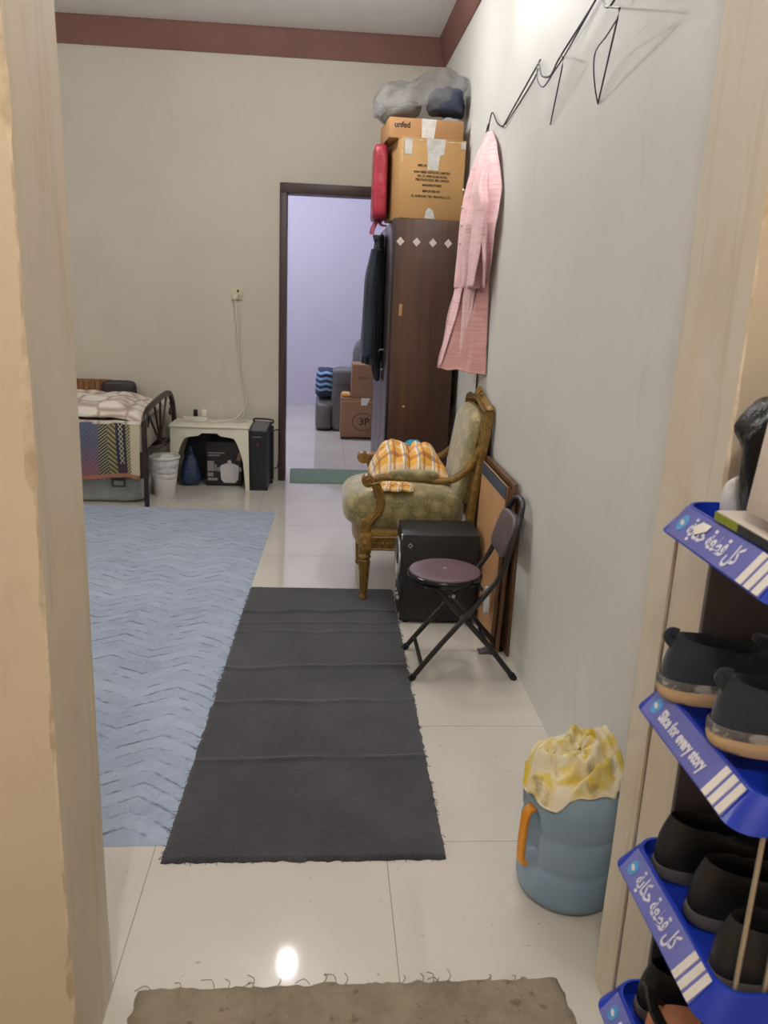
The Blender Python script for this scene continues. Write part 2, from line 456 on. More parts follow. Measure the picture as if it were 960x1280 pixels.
def tag(o, label, cat, group=None):
    o['label'] = label; o['category'] = cat
    if group: o['group'] = group
    return o
def thing(name, label, cat, loc=(0, 0, 0), group=None):
    o = bpy.data.objects.new(name, None); COL.objects.link(o); o.location = loc
    o.empty_display_size = .05
    return tag(o, label, cat, group)
def struct(name, b, mat, **k):
    o = obj(name, b, mat, **k); o['kind'] = 'structure'; return o
def solid(o, t, off=0):
    m = o.modifiers.new('thickness', 'SOLIDIFY'); m.thickness = t; m.offset = off; return o
def subd(o, n=1):
    m = o.modifiers.new('smooth', 'SUBSURF'); m.levels = n; m.render_levels = n; return o
def N3(x, y, z=0.0): return noise.noise(Vector((x, y, z)))
def fbm(x, y, z=0.0, o=4): return noise.fractal(Vector((x, y, z)), .9, 2.0, o)
def crom(pts, k=6, closed=False):
    P = [Vector(p) for p in pts]; out = []; n = len(P)
    rng = range(n if closed else n - 1)
    for i in rng:
        if closed: a, b, c, d = P[i-1], P[i], P[(i+1) % n], P[(i+2) % n]
        else: a, b, c, d = P[max(i-1, 0)], P[i], P[i+1], P[min(i+2, n-1)]
        for j in range(k):
            t = j / k
            out.append(.5*((2*b)+(c-a)*t+(2*a-5*b+4*c-d)*t*t+(3*b-a-3*c+d)*t*t*t))
    if not closed: out.append(P[-1])
    return out
def rect(w, h, r=.3):
    """rounded rectangle profile, w across, h along the normal"""
    a, b = w/2, h/2; q = min(a, b) * r * 2
    pts = []
    for cx, cy, a0 in ((a-q, b-q, 0), (-a+q, b-q, 90), (-a+q, -b+q, 180), (a-q, -b+q, 270)):
        for k in range(3):
            t = math.radians(a0 + 45 * k); pts.append((cx + q*cos(t), cy + q*sin(t)))
    return pts
def text(body, size, o, right, up, mat, parent, name='lettering', bold=0.0, width=None, align='LEFT', lift=.0012):
    """lettering laid on a face: origin o, reading direction right, letter-up direction up"""
    c = bpy.data.curves.new('t', 'FONT'); c.body = body; c.size = size; c.offset = bold
    c.align_x = align; c.resolution_u = 3
    t = bpy.data.objects.new('t', c); COL.objects.link(t)
    dg = bpy.context.evaluated_depsgraph_get()
    me = bpy.data.meshes.new_from_object(t.evaluated_get(dg)); bpy.data.objects.remove(t)
    R, U = Vector(right).normalized(), Vector(up).normalized(); Nn = R.cross(U)
    xs = [v.co.x for v in me.vertices]; ww = max(xs) - min(xs)
    k = width / ww if width else 1.0
    off = Vector((0, 0, 0)); p = parent
    while p is not None: off += p.location; p = p.parent
    for v in me.vertices:
        v.co = Vector(o) + R * v.co.x * k + U * v.co.y + Nn * lift - off
    me.materials.clear(); me.materials.append(MT[mat])
    ob = bpy.data.objects.new(name, me); COL.objects.link(ob); ob.parent = parent
    return ob
def patch(pts, nrm, lift=.001):
    b = B(); n = Vector(nrm).normalized()
    b.poly([Vector(p) + n * .0002 for p in pts], n * lift); return b

CEIL = 3.065; YB = 6.07; WX = .775
# ------------------------------------------------------------------ setting
b = B(); b.box((-3.3, -1.8, -.12), (2.2, 10.5, 0)); struct('floor', b, 'floor', smooth=False)
b = B(); b.box((-3.3, -1.8, CEIL), (2.2, 10.5, CEIL + .12)); struct('ceiling', b, 'ceil', smooth=False)
DL, DR, DT = -.286, .52, 2.053          # doorway of the far wall
b = B(); b.box((-3.2, YB, 0), (DL - .05, YB + .16, CEIL)); b.box((DR + .05, YB, 0), (WX + .14, YB + .16, CEIL))
b.box((DL - .05, YB, DT + .066), (DR + .05, YB + .16, CEIL)); struct('wall_back', b, 'cream', smooth=False)
b = B()
for x0, x1 in ((DL - .05, DL), (DR, DR + .05)): b.box((x0, YB - .018, 0), (x1, YB + .178, DT), .004)
b.box((DL - .05, YB - .018, DT), (DR + .05, YB + .178, DT + .066), .004)
struct('door_1', b, 'doorwood')
b = B(); b.box((WX, 1.40, 0), (WX + .14, YB, CEIL)); struct('wall_right', b, 'white_wall', smooth=False)
b = B(); b.box((-3.2, 1.40, 0), (-3.06, YB, CEIL)); struct('wall_left', b, 'cream', smooth=False)
# near partition with the opening we look through: front face peach, reveal bare plaster, room side cream
PX0, PX1, PY0, PY1 = -.412, .612, 1.172, 1.40
def pier(x0, x1, edge):
    """wall block whose free end (x = edge) has slightly chipped arrises"""
    b = B(); far = x0 if edge == x1 else x1; sg = 1 if edge == x1 else -1
    nz = 110; rows = []
    for j in range(nz + 1):
        z = CEIL * j / nz
        a = .0025 + .006 * max(0, fbm(z * 9, edge * 7, 1)) + (.008 if N3(z * 5.5, edge, 4) > .40 else 0)
        c = .002 + .003 * max(0, fbm(z * 8, edge * 5, 9))
        wv = .0025 * N3(z * 2.2, edge, 2)
        rows.append([Vector((far, PY0, z)), Vector((edge - sg * a + wv, PY0, z)), Vector((edge + wv, PY0 + a, z)),
                     Vector((edge + wv, PY1 - c, z)), Vector((edge - sg * c + wv, PY1, z)), Vector((far, PY1, z))])
    vs = [[b.bm.verts.new(p) for p in r] for r in rows]
    for A, C in zip(vs, vs[1:]):
        for i, mi in ((0, 0), (1, 3), (2, 1), (3, 3), (4, 2), (5, 2)):
            f = b.bm.faces.new([A[i], A[(i+1) % 6], C[(i+1) % 6], C[i]]); f.material_index = mi
    b.bm.faces.new(vs[0]); b.bm.faces.new(vs[-1])
    return b
struct('wall_front_left', pier(-3.2, PX0, PX0), ['peach', 'reveal', 'cream', 'flake'], angle=20)
struct('wall_front_right', pier(PX1, WX + .14, PX1), ['peach', 'reveal', 'cream', 'flake'], angle=20)
b = B(); b.box((PX0, PY0, 2.25), (PX1, PY1, CEIL)); struct('wall_front_lintel', b, 'peach', smooth=False)
# entrance hall around the camera
b = B(); b.box((-1.25, -1.6, 0), (-1.12, PY0, CEIL)); struct('wall_hall_left', b, 'peach', smooth=False)
b = B(); b.box((.92, -1.6, 0), (1.05, PY0, CEIL)); struct('wall_hall_right', b, 'peach', smooth=False)
b = B(); b.box((-1.25, -1.72, 0), (1.05, -1.6, CEIL)); struct('wall_hall_rear', b, 'peach', smooth=False)
# room beyond the doorway
b = B(); b.box((-2.6, 10.33, 0), (2.1, 10.45, CEIL)); struct('wall_far', b, 'lav', smooth=False)
b = B(); b.box((-2.6, YB + .16, 0), (-2.48, 10.33, CEIL)); struct('wall_far_left', b, 'lav', smooth=False)
b = B(); b.box((1.75, YB + .16, 0), (1.9, 10.33, CEIL)); struct('wall_far_right', b, 'lav', smooth=False)
# brown cornice
def cornice(p0, p1, inward):
    b = B(); i = Vector(inward)
    prof = [(0, 2.90), (.012, 2.90), (.016, 2.915), (.05, 3.03), (.056, 3.05), (.056, CEIL), (0, CEIL)]
    return b.rings([[Vector(p) + i * a + Vector((0, 0, z)) for a, z in prof] for p in (p0, p1)])
struct('trim_back', cornice((-3.06, YB, 0), (WX, YB, 0), (0, -1, 0)), 'cornice', smooth=False)
struct('trim_right', cornice((WX, 1.4, 0), (WX, YB, 0), (-1, 0, 0)), 'cornice', smooth=False)

# ------------------------------------------------------------------ rugs and mats
def slab(outline, z0, z1, name, mat, label, cat, wob=0.0, wrinkles=(), nu=60, nv=60, seed=0):
    """woven sheet on the floor: outline corners FL, FR, NR, NL"""
    FL, FR, NR, NL = [Vector((p[0], p[1], 0)) for p in outline]
    c = (FL + FR + NR + NL) / 4
    def top(u, v):
        p = (NL.lerp(NR, u)).lerp(FL.lerp(FR, u), v)
        z = z1
        for (vv, amp, wd, ph) in wrinkles:
            d = v - vv - .02 * N3(u * 3 + ph, seed) - .015 * (u - .5)
            z += amp * math.exp(-(d / wd) ** 2) * max(0, .6 + .7 * N3(u * 4, ph, 3))
        e = min(u, 1-u, v, 1-v)
        if e < 1e-6:
            z = z0 + .0006
            k = wob * N3(p.x * 42 + seed, p.y * 42, seed)
            p = p + (p - c).normalized() * k
        return Vector((p.x, p.y, z))
    b = B(); b.grid(nu, nv, top)
    return tag(obj(name, b, mat, origin=(c.x, c.y, 0), angle=60), label, cat)
slab([(-2.3, 5.29), (-.297, 5.154), (-.388, 1.850), (-2.3, 1.80)], 0, .010, 'area_rug', 'rug',
     'large pale blue carved pile rug with chevron lines covering the tiled floor', 'rug', .002, (), 40, 60, 1)
slab([(-.338, 3.752), (.354, 3.744), (.343, 1.781), (-.389, 1.779)], 0, .009, 'floor_runner', 'felt',
     'charcoal grey felt runner with frayed edges and crosswise wrinkles, beside the blue rug', 'rug', .008,
     ((.845, .013, .006, 1), (.56, .012, .006, 5), (.73, .006, .006, 9), (.42, .009, .006, 13), (.235, .008, .005, 17), (.78, .006, .005, 23)), 90, 240, 3)
slab([(-.36, 1.394), (.53, 1.40), (.60, .55), (-.40, .55)], 0, .012, 'doormat', 'doormat',
     'dusty grey brown doormat with ragged edge on the threshold nearest the viewer', 'doormat', .012, (), 70, 60, 5)
slab([(-.262, 6.485), (.52, 6.485), (.52, 5.985), (-.245, 5.975)], 0, .009, 'threshold_mat', 'green_mat',
     'sage green mat lying across the far doorway', 'doormat', .003, (), 40, 30, 8)
fr_ = bpy.data.objects['floor_runner']; b = B()
for k in range(170):
    q = random.random(); side = random.choice('LRLRNF')
    if side == 'L': x, y, dx = -.338 - .051*q, 3.752 - 1.973*q, -1
    elif side == 'R': x, y, dx = .354 - .011*q, 3.744 - 1.963*q, 1
    elif side == 'N': x, y, dx = -.385 + .72*q, 1.779, 0
    else: x, y, dx = -.335 + .68*q, 3.75, 0
    L = random.uniform(.003, .011); a = random.uniform(-.9, .9); dy = {'N': -1, 'F': 1}.get(side, 0)
    ex, ey = (dx*cos(a) + (sin(a) if dx == 0 else 0)) * L, (dy*cos(a) + (sin(a) if dy == 0 else 0)) * L
    b.sweep([(x - dx*.006, y - dy*.006, .006), (x + ex*.5, y + ey*.5, .006), (x + ex, y + ey, .002)], .0008)
f_ = obj('fringe', b, 'felt', fr_); f_['kind'] = 'stuff'
# frayed threads at the near mat
tr = bpy.data.objects['doormat']
b = B()
for k in range(26):
    x = random.uniform(-.33, .5); y = 1.392 + random.uniform(-.01, .004); a = random.uniform(.3, 2.8); L = random.uniform(.012, .04)
    b.sweep(crom([(x, y, .004), (x + L*.5*cos(a), y + L*.5*sin(a), .009), (x + L*cos(a+.5), y + L*sin(a+.5), .003)], 3), .0009)
f = obj('frayed_threads', b, 'doormat', tr); f['kind'] = 'stuff'

# ------------------------------------------------------------------ wardrobe
W = thing('wardrobe', 'tall dark walnut wardrobe with four pale diamond inlays, against the far right corner', 'wardrobe', (.55, 5.37, 0))
wx0, wx1, wy0, wy1, wz = .358, .735, 4.70, 6.045, 1.81
b = B(); b.box((wx0 + .02, wy0 + .012, .06), (wx1, wy1, wz), .003); obj('carcass', b, 'wdoor', W)
b = B(); b.box((wx0 + .012, wy0, 0), (wx1, wy0 + .012, wz), .003); obj('side_panel', b, 'wardrobe', W)
b = B(); b.box((wx0 + .03, wy0 + .03, 0), (wx1 - .02, wy1 - .02, .06), .003); obj('plinth', b, 'black_edge', W)
b = B(); b.box((wx0 + .002, wy0 - .002, 0), (wx0 + .014, wy0 + .014, wz), .002); obj('edging', b, 'black_edge', W)
dn = 3; dl = (wy1 - wy0 - .03) / dn
for i in range(dn):
    y0 = wy0 + .018 + i * dl
    b = B(); b.box((wx0, y0, .07), (wx0 + .02, y0 + dl - .005, wz - .01), .003); d = obj('door', b, 'wdoor', W)
    b = B(); b.sweep(crom([(wx0, y0 + dl - .05, .95), (wx0 - .025, y0 + dl - .05, .96), (wx0 - .025, y0 + dl - .05, 1.06), (wx0, y0 + dl - .05, 1.07)], 4), .005)
    obj('handle', b, 'silver', d)
for x in (.402, .492, .583, .668):
    b = patch([(x - .022, wy0, 1.689), (x, wy0, 1.665), (x + .022, wy0, 1.689), (x, wy0, 1.713)], (0, -1, 0), .003)
    obj('diamond_inlay', b, 'box_white', W, smooth=False)
b = patch([(.410, wy0, 1.29), (.428, wy0, 1.29), (.428, wy0, 1.355), (.410, wy0, 1.355)], (0, -1, 0), .002); obj('sticker', b, 'kraft_top', W, smooth=False)
b = B(); b.sq((.462, wy0 - .002, .778), (.006, .004, .006), 1, 1, 10, 6); obj('screw_cap', b, 'silver', W)
# coat peg carrying the jacket
b = B(); b.sweep(crom([(.36, 5.30, 1.74), (.33, 5.30, 1.735), (.315, 5.30, 1.75)], 4), .006); obj('peg', b, 'silver', W)

def loft(levels, seg=28, fold=.0, fs=5.0, seed=0, caps=True):
    """cloth column: levels of (z, cx, cy, hx, hy)"""
    b = B(); rings = []
    for z, cx, cy, hx, hy in levels:
        r = []
        for i in range(seg):
            a = 2*PI*i/seg
            k = 1 + fold * N3(cos(a) * fs, sin(a) * fs, z * .8 + seed) + fold * .5 * N3(cos(a) * fs * 2.2, sin(a) * fs * 2.2, z * 3 + seed)
            r.append(Vector((cx + hx * cos(a) * k, cy + hy * sin(a) * k, z + .012 * N3(a, z * 3, seed))))
        rings.append(r)
    return b.rings(rings, True, caps)
def lerp_levels(lv, n):
    out = []
    P = [Vector(l) if len(l) == 3 else l for l in lv]
    m = len(P) - 1
    for k in range(n + 1):
        t = k / n * m; i = min(int(t), m - 1); f = t - i
        out.append(tuple(P[i][q] * (1-f) + P[i+1][q] * f for q in range(5)))
    return out
J = thing('jacket', 'dark navy jacket hanging from a peg on the left side of the wardrobe', 'jacket', (.30, 5.3, .97))
lv = [(1.755, .338, 5.30, .012, .04), (1.73, .325, 5.30, .026, .10), (1.65, .318, 5.29, .034, .17), (1.5, .302, 5.28, .05, .20), (1.3, .294, 5.27, .058, .21), (1.1, .290, 5.27, .062, .21), (.98, .288, 5.27, .062, .21)]
obj('body', loft(lerp_levels(lv, 26), 40, .28, 2.6, 1), 'navy', J)
lv = [(1.66, .295, 5.12, .03, .05), (1.5, .272, 5.09, .042, .06), (1.3, .262, 5.06, .042, .06), (1.15, .262, 5.04, .04, .055), (1.04, .256, 5.03, .036, .05)]
obj('sleeve', loft(lerp_levels(lv, 18), 22, .2, 2, 4), 'navy', J)
b = B(); b.sweep(crom([(.325, 5.38, 1.72), (.305, 5.30, 1.745), (.31, 5.2, 1.71)], 5), rect(.05, .02)); obj('collar', b, 'navy', J)
T = thing('trousers', 'black trousers hanging below the navy jacket beside the wardrobe', 'trousers', (.32, 5.18, .88))
for k, y in enumerate((5.14, 5.24)):
    lv = [(1.06, .325, y, .025, .05), (1.0, .322, y, .028, .05), (.93, .324, y - .01, .024, .045), (.88, .33, y - .01, .016, .035)]
    obj('trouser_leg', loft(lerp_levels(lv, 12), 20, .2, 2, 7 + k), 'black_cloth', T)

# ------------------------------------------------------------------ cartons on the wardrobe
def carton(name, label, c, size, rz, mat, z0, bulge=0.0, group=None):
    """box with slightly bulging faces and a flap seam; returns thing and a face-frame (origin,right,up) of its front"""
    R = Matrix.Rotation(rz, 4, 'Z'); C = Vector((c[0], c[1], z0))
    t = thing(name, label, 'box', C)
    b = B(); w, d, h = size
    b.box((-w/2, -d/2, 0), (w/2, d/2, h), .006, seg=2)
    for v in b.bm.verts: v.co = C + R @ v.co
    obj('shell', b, mat, t)
    fx = lambda u, v, n=0.0: C + R @ Vector((-w/2 + u * w, -d/2 - n, v * h))
    return t, fx, R
t, fx, R = carton('carton', 'large kraft tea carton with dark printed lettering and silvery tape, on top of the wardrobe', (.540, 4.945), (.362, .42, .412), math.radians(7), 'kraft', 1.812)
rt, fn = R @ Vector((1, 0, 0)), R @ Vector((0, -1, 0))
b = B(); b.box((-.1815, -.211, .408), (.1815, -.06, .4145), .002)
for v in b.bm.verts: v.co = Vector((.540, 4.945, 1.812)) + R @ v.co
obj('flap', b, 'kraft', t)
def facepatch(fx, fn, uv, name, mat, t, lift=.0015):
    return obj(name, patch([fx(u, v) for u, v in uv], fn, lift), mat, t, smooth=False)
facepatch(fx, fn, [(.42, .62), (.58, .62), (.60, .80), (.66, .82), (.68, 1.0), (.38, 1.0), (.41, .8)], 'tape', 'tape', t)
facepatch(fx, fn, [(.06, .80), (.17, .79), (.17, .99), (.05, .99)], 'tape', 'tape', t)
facepatch(fx, fn, [(.40, .01), (.57, .01), (.53, .12), (.46, .15), (.42, .1)], 'tape', 'tape', t)
facepatch(fx, fn, [(.92, .9), (.99, .9), (.99, .99), (.92, .99)], 'tape', 'tape', t)
facepatch(fx, fn, [(-.0, .965), (1, .965), (1, .985), (0, .985)], 'tape_edge', 'clear_tape', t)
facepatch(fx, fn, [(.01, .70), (.035, .70), (.035, .99), (.01, .99)], 'tape_edge', 'clear_tape', t)
for s_, v, wd, u in (('MFD. BY', .655, .05, .335), ('VAN REES CEYLON LIMITED', .575, .21, .49), ('NO. 27, PARK ROAD ROAD,', .525, .17, .50), ('PELIYAGODA, SRI LANKA', .48, .19, .50), ('MANUFACTURED', .415, .11, .50), ('IMPORTED BY', .34, .10, .49), ('AL SUROOR TEA TRADING CO.', .275, .225, .49)):
    text(s_, .0165, fx(u, v), rt, (0, 0, 1), 'ink', t, bold=.0006, width=wd, align='CENTER', lift=.0012)
t, fx, R = carton('carton', 'flat tan carton with short lettering and white tape, stacked on the tea carton', (.515, 4.975), (.415, .36, .105), math.radians(4), 'kraft_top', 2.2275)
rt, fn = R @ Vector((1, 0, 0)), R @ Vector((0, -1, 0))
facepatch(fx, fn, [(.44, .02), (.60, .02), (.63, .99), (.43, .99)], 'tape', 'tape', t)
text('unfed', .042, fx(.07, .52), rt, (0, 0, 1), 'ink', t, bold=.0012, width=.085)
# plastic-wrapped bedding on top
def crumpled(c, h, e1, e2, amp, sc_, seed, nu=40, nv=26, mat=None):
    def fn(p):
        n = fbm(p.x * sc_ + seed, p.y * sc_, p.z * sc_, 5); r = abs(N3(p.x * sc_ * 1.7 + seed, p.y * sc_ * 1.7, p.z * sc_ * 1.7))
        return p * (1 + amp * n - amp * .7 * r)
    b = B(); return b.sq(c, h, e1, e2, nu, nv, mat, fn)
tilt = Matrix.Rotation(math.radians(-16), 4, 'Y')
tag(obj('folded_quilt', crumpled((.40, 5.05, 2.400), (.105, .13, .036), .6, .6, .25, 7, 3, mat=tilt), 'quilt_grey', origin=(.46, 5.0, 2.37)), 'grey folded quilt inside the clear plastic bag on the topmost carton', 'quilt')
tag(obj('folded_jeans', crumpled((.645, 4.97, 2.452), (.105, .11, .066), .5, .5, .3, 8, 5), 'denim', origin=(.63, 4.93, 2.37)), 'dark blue folded jeans inside the clear plastic bag on the topmost carton', 'jeans')
P = thing('plastic_bag', 'clear crinkled plastic bag bulging with bedding on the topmost carton, under the cornice', 'bag', (.52, 5.0, 2.333))
tl2 = Matrix.Rotation(math.radians(-17), 4, 'Y')
obj('film', crumpled((.505, 5.02, 2.468), (.268, .20, .118), .75, .7, .26, 5, 11, 60, 36, tl2), 'film', P)
b = B(); b.sweep([(.262 + .09*i, 4.86 - .01*i + .008*N3(i, 2), 2.385 + .010*i + .01*N3(i*1.3, 5)) for i in range(4)], .004); b.sweep(crom([(.28, 4.86, 2.40), (.38, 4.86, 2.46), (.46, 4.88, 2.50), (.53, 4.9, 2.56)], 4), .003)
obj('crease', b, 'film', P)
# red bag
Rb = thing('red_bag', 'red plastic bag squeezed beside the tea carton at the left edge of the wardrobe top', 'bag', (.30, 5.02, 1.80))
def rf(p): return Vector((p.x * (1 - .06 * p.z / .2) + .006 * N3(p.y * 9, p.z * 9), p.y, p.z + .01 * N3(p.y * 12, 3)))
b = B(); b.sq((.292, 5.03, 2.015), (.042, .13, .200), .22, .35, 36, 24, None, rf); obj('body', b, 'red_bag', Rb)
b = B(); b.sweep(crom([(.29, 5.0, 1.83), (.272, 4.98, 1.79), (.26, 4.97, 1.765), (.256, 4.97, 1.735)], 5), rect(.03, .012)); b.sweep(crom([(.29, 5.0, 1.82), (.31, 4.97, 1.79), (.335, 4.95, 1.785)], 5), rect(.02, .01))
obj('knotted_tail', b, 'pink_film', Rb)
b = B(); b.sweep(crom([(.30, 4.93, 2.19), (.325, 4.92, 2.24), (.35, 4.93, 2.235)], 5), rect(.016, .006)); obj('strap', b, 'black_cloth', Rb)

# ------------------------------------------------------------------ wire hooks and pink garment
Hk = thing('wire_hook_rail', 'long dark bent wire fixed along the right wall with hanging loops', 'wall hooks', (WX - .01, 3.0, 2.2))
wl = lambda y, z, o=.012: Vector((WX - o, y, z))
main = [wl(4.13, 2.165, .03), wl(4.11, 2.245, .02), wl(4.0, 2.18), wl(3.87, 2.145), wl(3.80, 2.155), wl(3.3, 2.25), wl(3.24, 2.243, .02), wl(3.18, 2.19, .02), wl(3.11, 2.17), wl(3.05, 2.175), wl(2.97, 2.20), wl(2.62, 2.262), wl(2.57, 2.30), wl(2.50, 2.22, .025), wl(2.43, 2.185, .03), wl(2.36, 2.20, .03), wl(2.28, 2.275, .02), wl(2.1, 2.3)]
b = B(); b.sweep(crom(main, 5), .0032); obj('rail_wire', b, 'wire', Hk)
b = B(); b.sweep(crom([wl(3.84, 2.147, .006), wl(3.4, 2.215, .004), wl(3.31, 2.243, .006)], 6), .0025); obj('rail_wire', b, 'wire', Hk)
b = B(); b.sweep(crom([wl(3.27, 2.245, .02), wl(3.2, 2.18, .03), wl(3.1, 2.135, .03), wl(2.98, 2.15, .03), wl(2.85, 2.19, .02), wl(2.62, 2.262)], 6), .0025); obj('rail_wire', b, 'wire', Hk)
b = B(); b.sweep([(WX - .012, 2.975, 2.20), (.740, 2.84, 2.166), (.722, 2.77, 2.147), (.728, 2.80, 2.127), (.772, 3.063, 2.008)], .0024); obj('hook', b, 'wire', Hk)
b = B(); b.sweep([(WX - .030, 2.43, 2.185), (.720, 2.255, 2.129), (.690, 2.163, 2.100), (.696, 2.19, 2.086), (.772, 2.530, 1.968)], .0024)
b.sweep(crom([(.700, 2.205, 2.090), (.715, 2.33, 2.085), (.724, 2.440, 2.080), (.738, 2.492, 2.050), (.760, 2.53, 2.005), (.772, 2.530, 1.968)], 3), .0020); obj('hook', b, 'wire', Hk)

K = thing('kurta', 'long pink slub cotton kurta with buttons hanging from the wire hook on the right wall', 'shirt', (.70, 4.0, 1.05))
def sheet(levels, nu, nv, fold, seed, nf=3.0):
    """hanging cloth: levels list of (z, left xyz-xy, right xy, bulge)"""
    def fn(u, v):
        t = v * (len(levels) - 1); i = min(int(t), len(levels) - 2); f = t - i; f = f*f*(3-2*f)*.5 + f*.5
        A, Bq = levels[i], levels[i+1]
        z = A[0]*(1-f) + Bq[0]*f
        l = Vector(A[1]).lerp(Vector(Bq[1]), f); r = Vector(A[2]).lerp(Vector(Bq[2]), f); bg = A[3]*(1-f) + Bq[3]*f
        p = l.lerp(r, u); d = (r - l).normalized(); nn = Vector((-abs(d.y), -abs(d.x)))
        wv = fold * min(1, v * 4) * (sin(u * 2*PI*nf + 2.2 * N3(v*2, seed)) * .6 + N3(u * 5, v * 3, seed))
        p = p + nn * (bg * sin(PI * u) + wv)
        p.x = min(p.x, WX - .008)
        return Vector((p.x, p.y, z + .006 * N3(u * 6, seed, 2) * v))
    b = B(); return b.grid(nu, nv, fn, .5, 1.0)
lv = [(2.165, (.742, 4.13), (.760, 4.10), .0), (2.09, (.715, 4.15), (.755, 3.95), .01), (2.0, (.682, 4.15), (.752, 3.86), .02), (1.88, (.665, 4.16), (.752, 3.78), .03), (1.74, (.650, 4.15), (.750, 3.76), .035), (1.60, (.644, 4.15), (.750, 3.82), .03), (1.45, (.632, 4.15), (.752, 3.92), .02)]
solid(obj('body', sheet(lv, 70, 70, .017, 2), 'kurta', K, angle=180), .003)
lv = [(1.56, (.650, 4.16), (.756, 3.92), .0), (1.45, (.636, 4.17), (.756, 3.90), .0), (1.30, (.612, 4.17), (.758, 3.90), .01), (1.15, (.592, 4.17), (.758, 3.88), .01), (1.055, (.574, 4.16), (.760, 3.87), .0)]
solid(obj('lower_panel', sheet(lv, 50, 50, .018, 6, 1.6), 'kurta_shade', K, angle=180), .003)
lv = [(1.50, (.640, 4.13), (.672, 4.08), .0), (1.30, (.612, 4.12), (.635, 4.07), .0), (1.07, (.576, 4.12), (.580, 4.11), .0)]
solid(obj('side_slit_flap', sheet(lv, 10, 30, .003, 9), 'kurta', K, angle=180), .003)
lv = [(1.49, (.666, 4.04), (.716, 3.98), .01), (1.30, (.664, 4.05), (.70, 4.0), .006), (1.13, (.662, 4.05), (.672, 4.03), .0)]
solid(obj('pleat', sheet(lv, 12, 30, .003, 12), 'kurta', K, angle=180), .003)
# sleeve: open-ended tube with a slit cuff
def sleeve_fn(u, v):
    a = PI - 1.75 + 2*PI*(u - .5) * (1 - .20 * max(0, v - .70) / .30)
    z = 2.125 - .675 * v - .03 * max(0, v - .8) * sin(a * 1.0)
    w = .012 + .088 * min(1, v * 2.4) ** .8 - .014 * v
    sp = 1 + (.10 * max(0, v - .7) / .3)
    cx = .738 - .030 * min(1, v * 3) - .008 * v; cy = 4.02 - .12 * min(1, v * 2.2) + .02 * v
    fo = 1 + .30 * N3(cos(a) * 2, sin(a) * 2, v * 3 + 4) + .10 * N3(cos(a)*4, sin(a)*4, v * 9)
    return Vector((min(WX - .006, cx + (.008 + .026 * min(1, v * 3)) * cos(a) * fo), cy + w * sin(a) * fo * sp, z))
b = B(); b.grid(36, 40, sleeve_fn, .3, .6); s_ = solid(obj('sleeve', b, 'kurta', K, angle=180), .003)
b = B()
b.sweep(crom([(.735, 4.14, 2.115), (.712, 4.148, 2.07), (.686, 4.152, 2.0), (.676, 4.14, 1.94)], 5), rect(.028, .008, .5)); obj('collar', b, 'kurta_shade', K)
for z in (1.90, 1.82, 1.74, 1.66):
    b = B(); b.sq((.640, 4.10, z), (.006, .006, .007), 1, 1, 10, 6); obj('button', b, 'box_white', K)
b = B(); b.sweep(crom([wl(4.13, 2.2, .03), wl(4.14, 2.165, .035), wl(4.11, 2.14, .03)], 5), .003); obj('hanging_loop', b, 'wire', K)
# cable behind the chair
b = B(); b.sweep(crom([wl(4.093, 1.25, .008), wl(4.09, 1.05, .007), wl(4.092, .9, .007), wl(4.10, .5, .008), wl(4.1, .004, .010)], 6), .0042)
tag(obj('wall_cable', b, 'black_edge', origin=(WX - .008, 4.09, 0)), 'thin dark cable running down the right wall below the pink kurta', 'cable')

# ------------------------------------------------------------------ armchair
A = thing('armchair', 'gilded carved armchair with olive damask upholstery, facing left against the right wall', 'armchair', (.43, 3.88, 0))
YN, YF, YM = 3.615, 4.145, 3.88
def turned_leg(x, y):
    b = B()
    b.lathe([(.010, 0), (.018, .004), (.021, .014), (.019, .024), (.015, .03), (.0155, .05), (.021, .15), (.0255, .20), (.021, .206), (.029, .213), (.030, .222), (.024, .229), (.023, .24)], (x, y, 0), 20)
    for i in range(10):                       # flutes
        a = 2*PI*i/10
        b.sweep([(x + .0145*cos(a), y + .0145*sin(a), .034), (x + .0205*cos(a), y + .0205*sin(a), .145), (x + .0245*cos(a), y + .0245*sin(a), .195)], .0036)
    b.box((x - .028, y - .028, .238), (x + .028, y + .028, .335), .004)
    b.lathe([(.018, -.004), (.018, .002), (.008, .005), (.002, .007)], (0, 0, 0), 14, Matrix.Translation((x, y - .028, .288)) @ Matrix.Rotation(PI/2, 4, 'X'))
    b.lathe([(.018, -.004), (.018, .002), (.008, .005), (.002, .007)], (0, 0, 0), 14, Matrix.Translation((x - .028, y, .288)) @ Matrix.Rotation(-PI/2, 4, 'Y'))
    return b
for y in (YN, YF): obj('leg', turned_leg(.205, y), 'gilt', A)
for y in (YN, YF):
    b = B(); b.sweep(crom([(.688, y, .33), (.694, y, .2), (.712, y, .06), (.722, y, 0)], 5), rect(.040, .042), (1, 0, 0), scale=[1.1 - .3*i/15 for i in range(16)]); obj('leg', b, 'gilt', A)
b = B()
for y in (YN, YF): b.box((.23, y - .016, .25), (.69, y + .016, .352), .004)
b.box((.672, YN, .25), (.704, YF, .325), .004)
fr = crom([(.205, YN + .02, .288), (.178, YN + .12, .288), (.168, YM, .288), (.178, YF - .12, .288), (.205, YF - .02, .288)], 6); b.sweep([p + Vector((0, 0, .012)) for p in fr], rect(.03, .098), (0, 0, 1))
rail = obj('seat_rail', b, 'gilt', A)
b = B()
for k in range(22): b.sq((.245 + k * .02, YN - .017, .285), (.007, .005, .009), 1, 1, 8, 6)
for y0, z in ((YN, .258), (YN, .315)): b.sweep([(.235, y0 - .017, z), (.685, y0 - .017, z)], .004)
obj('bead_moulding', b, 'gilt', rail)
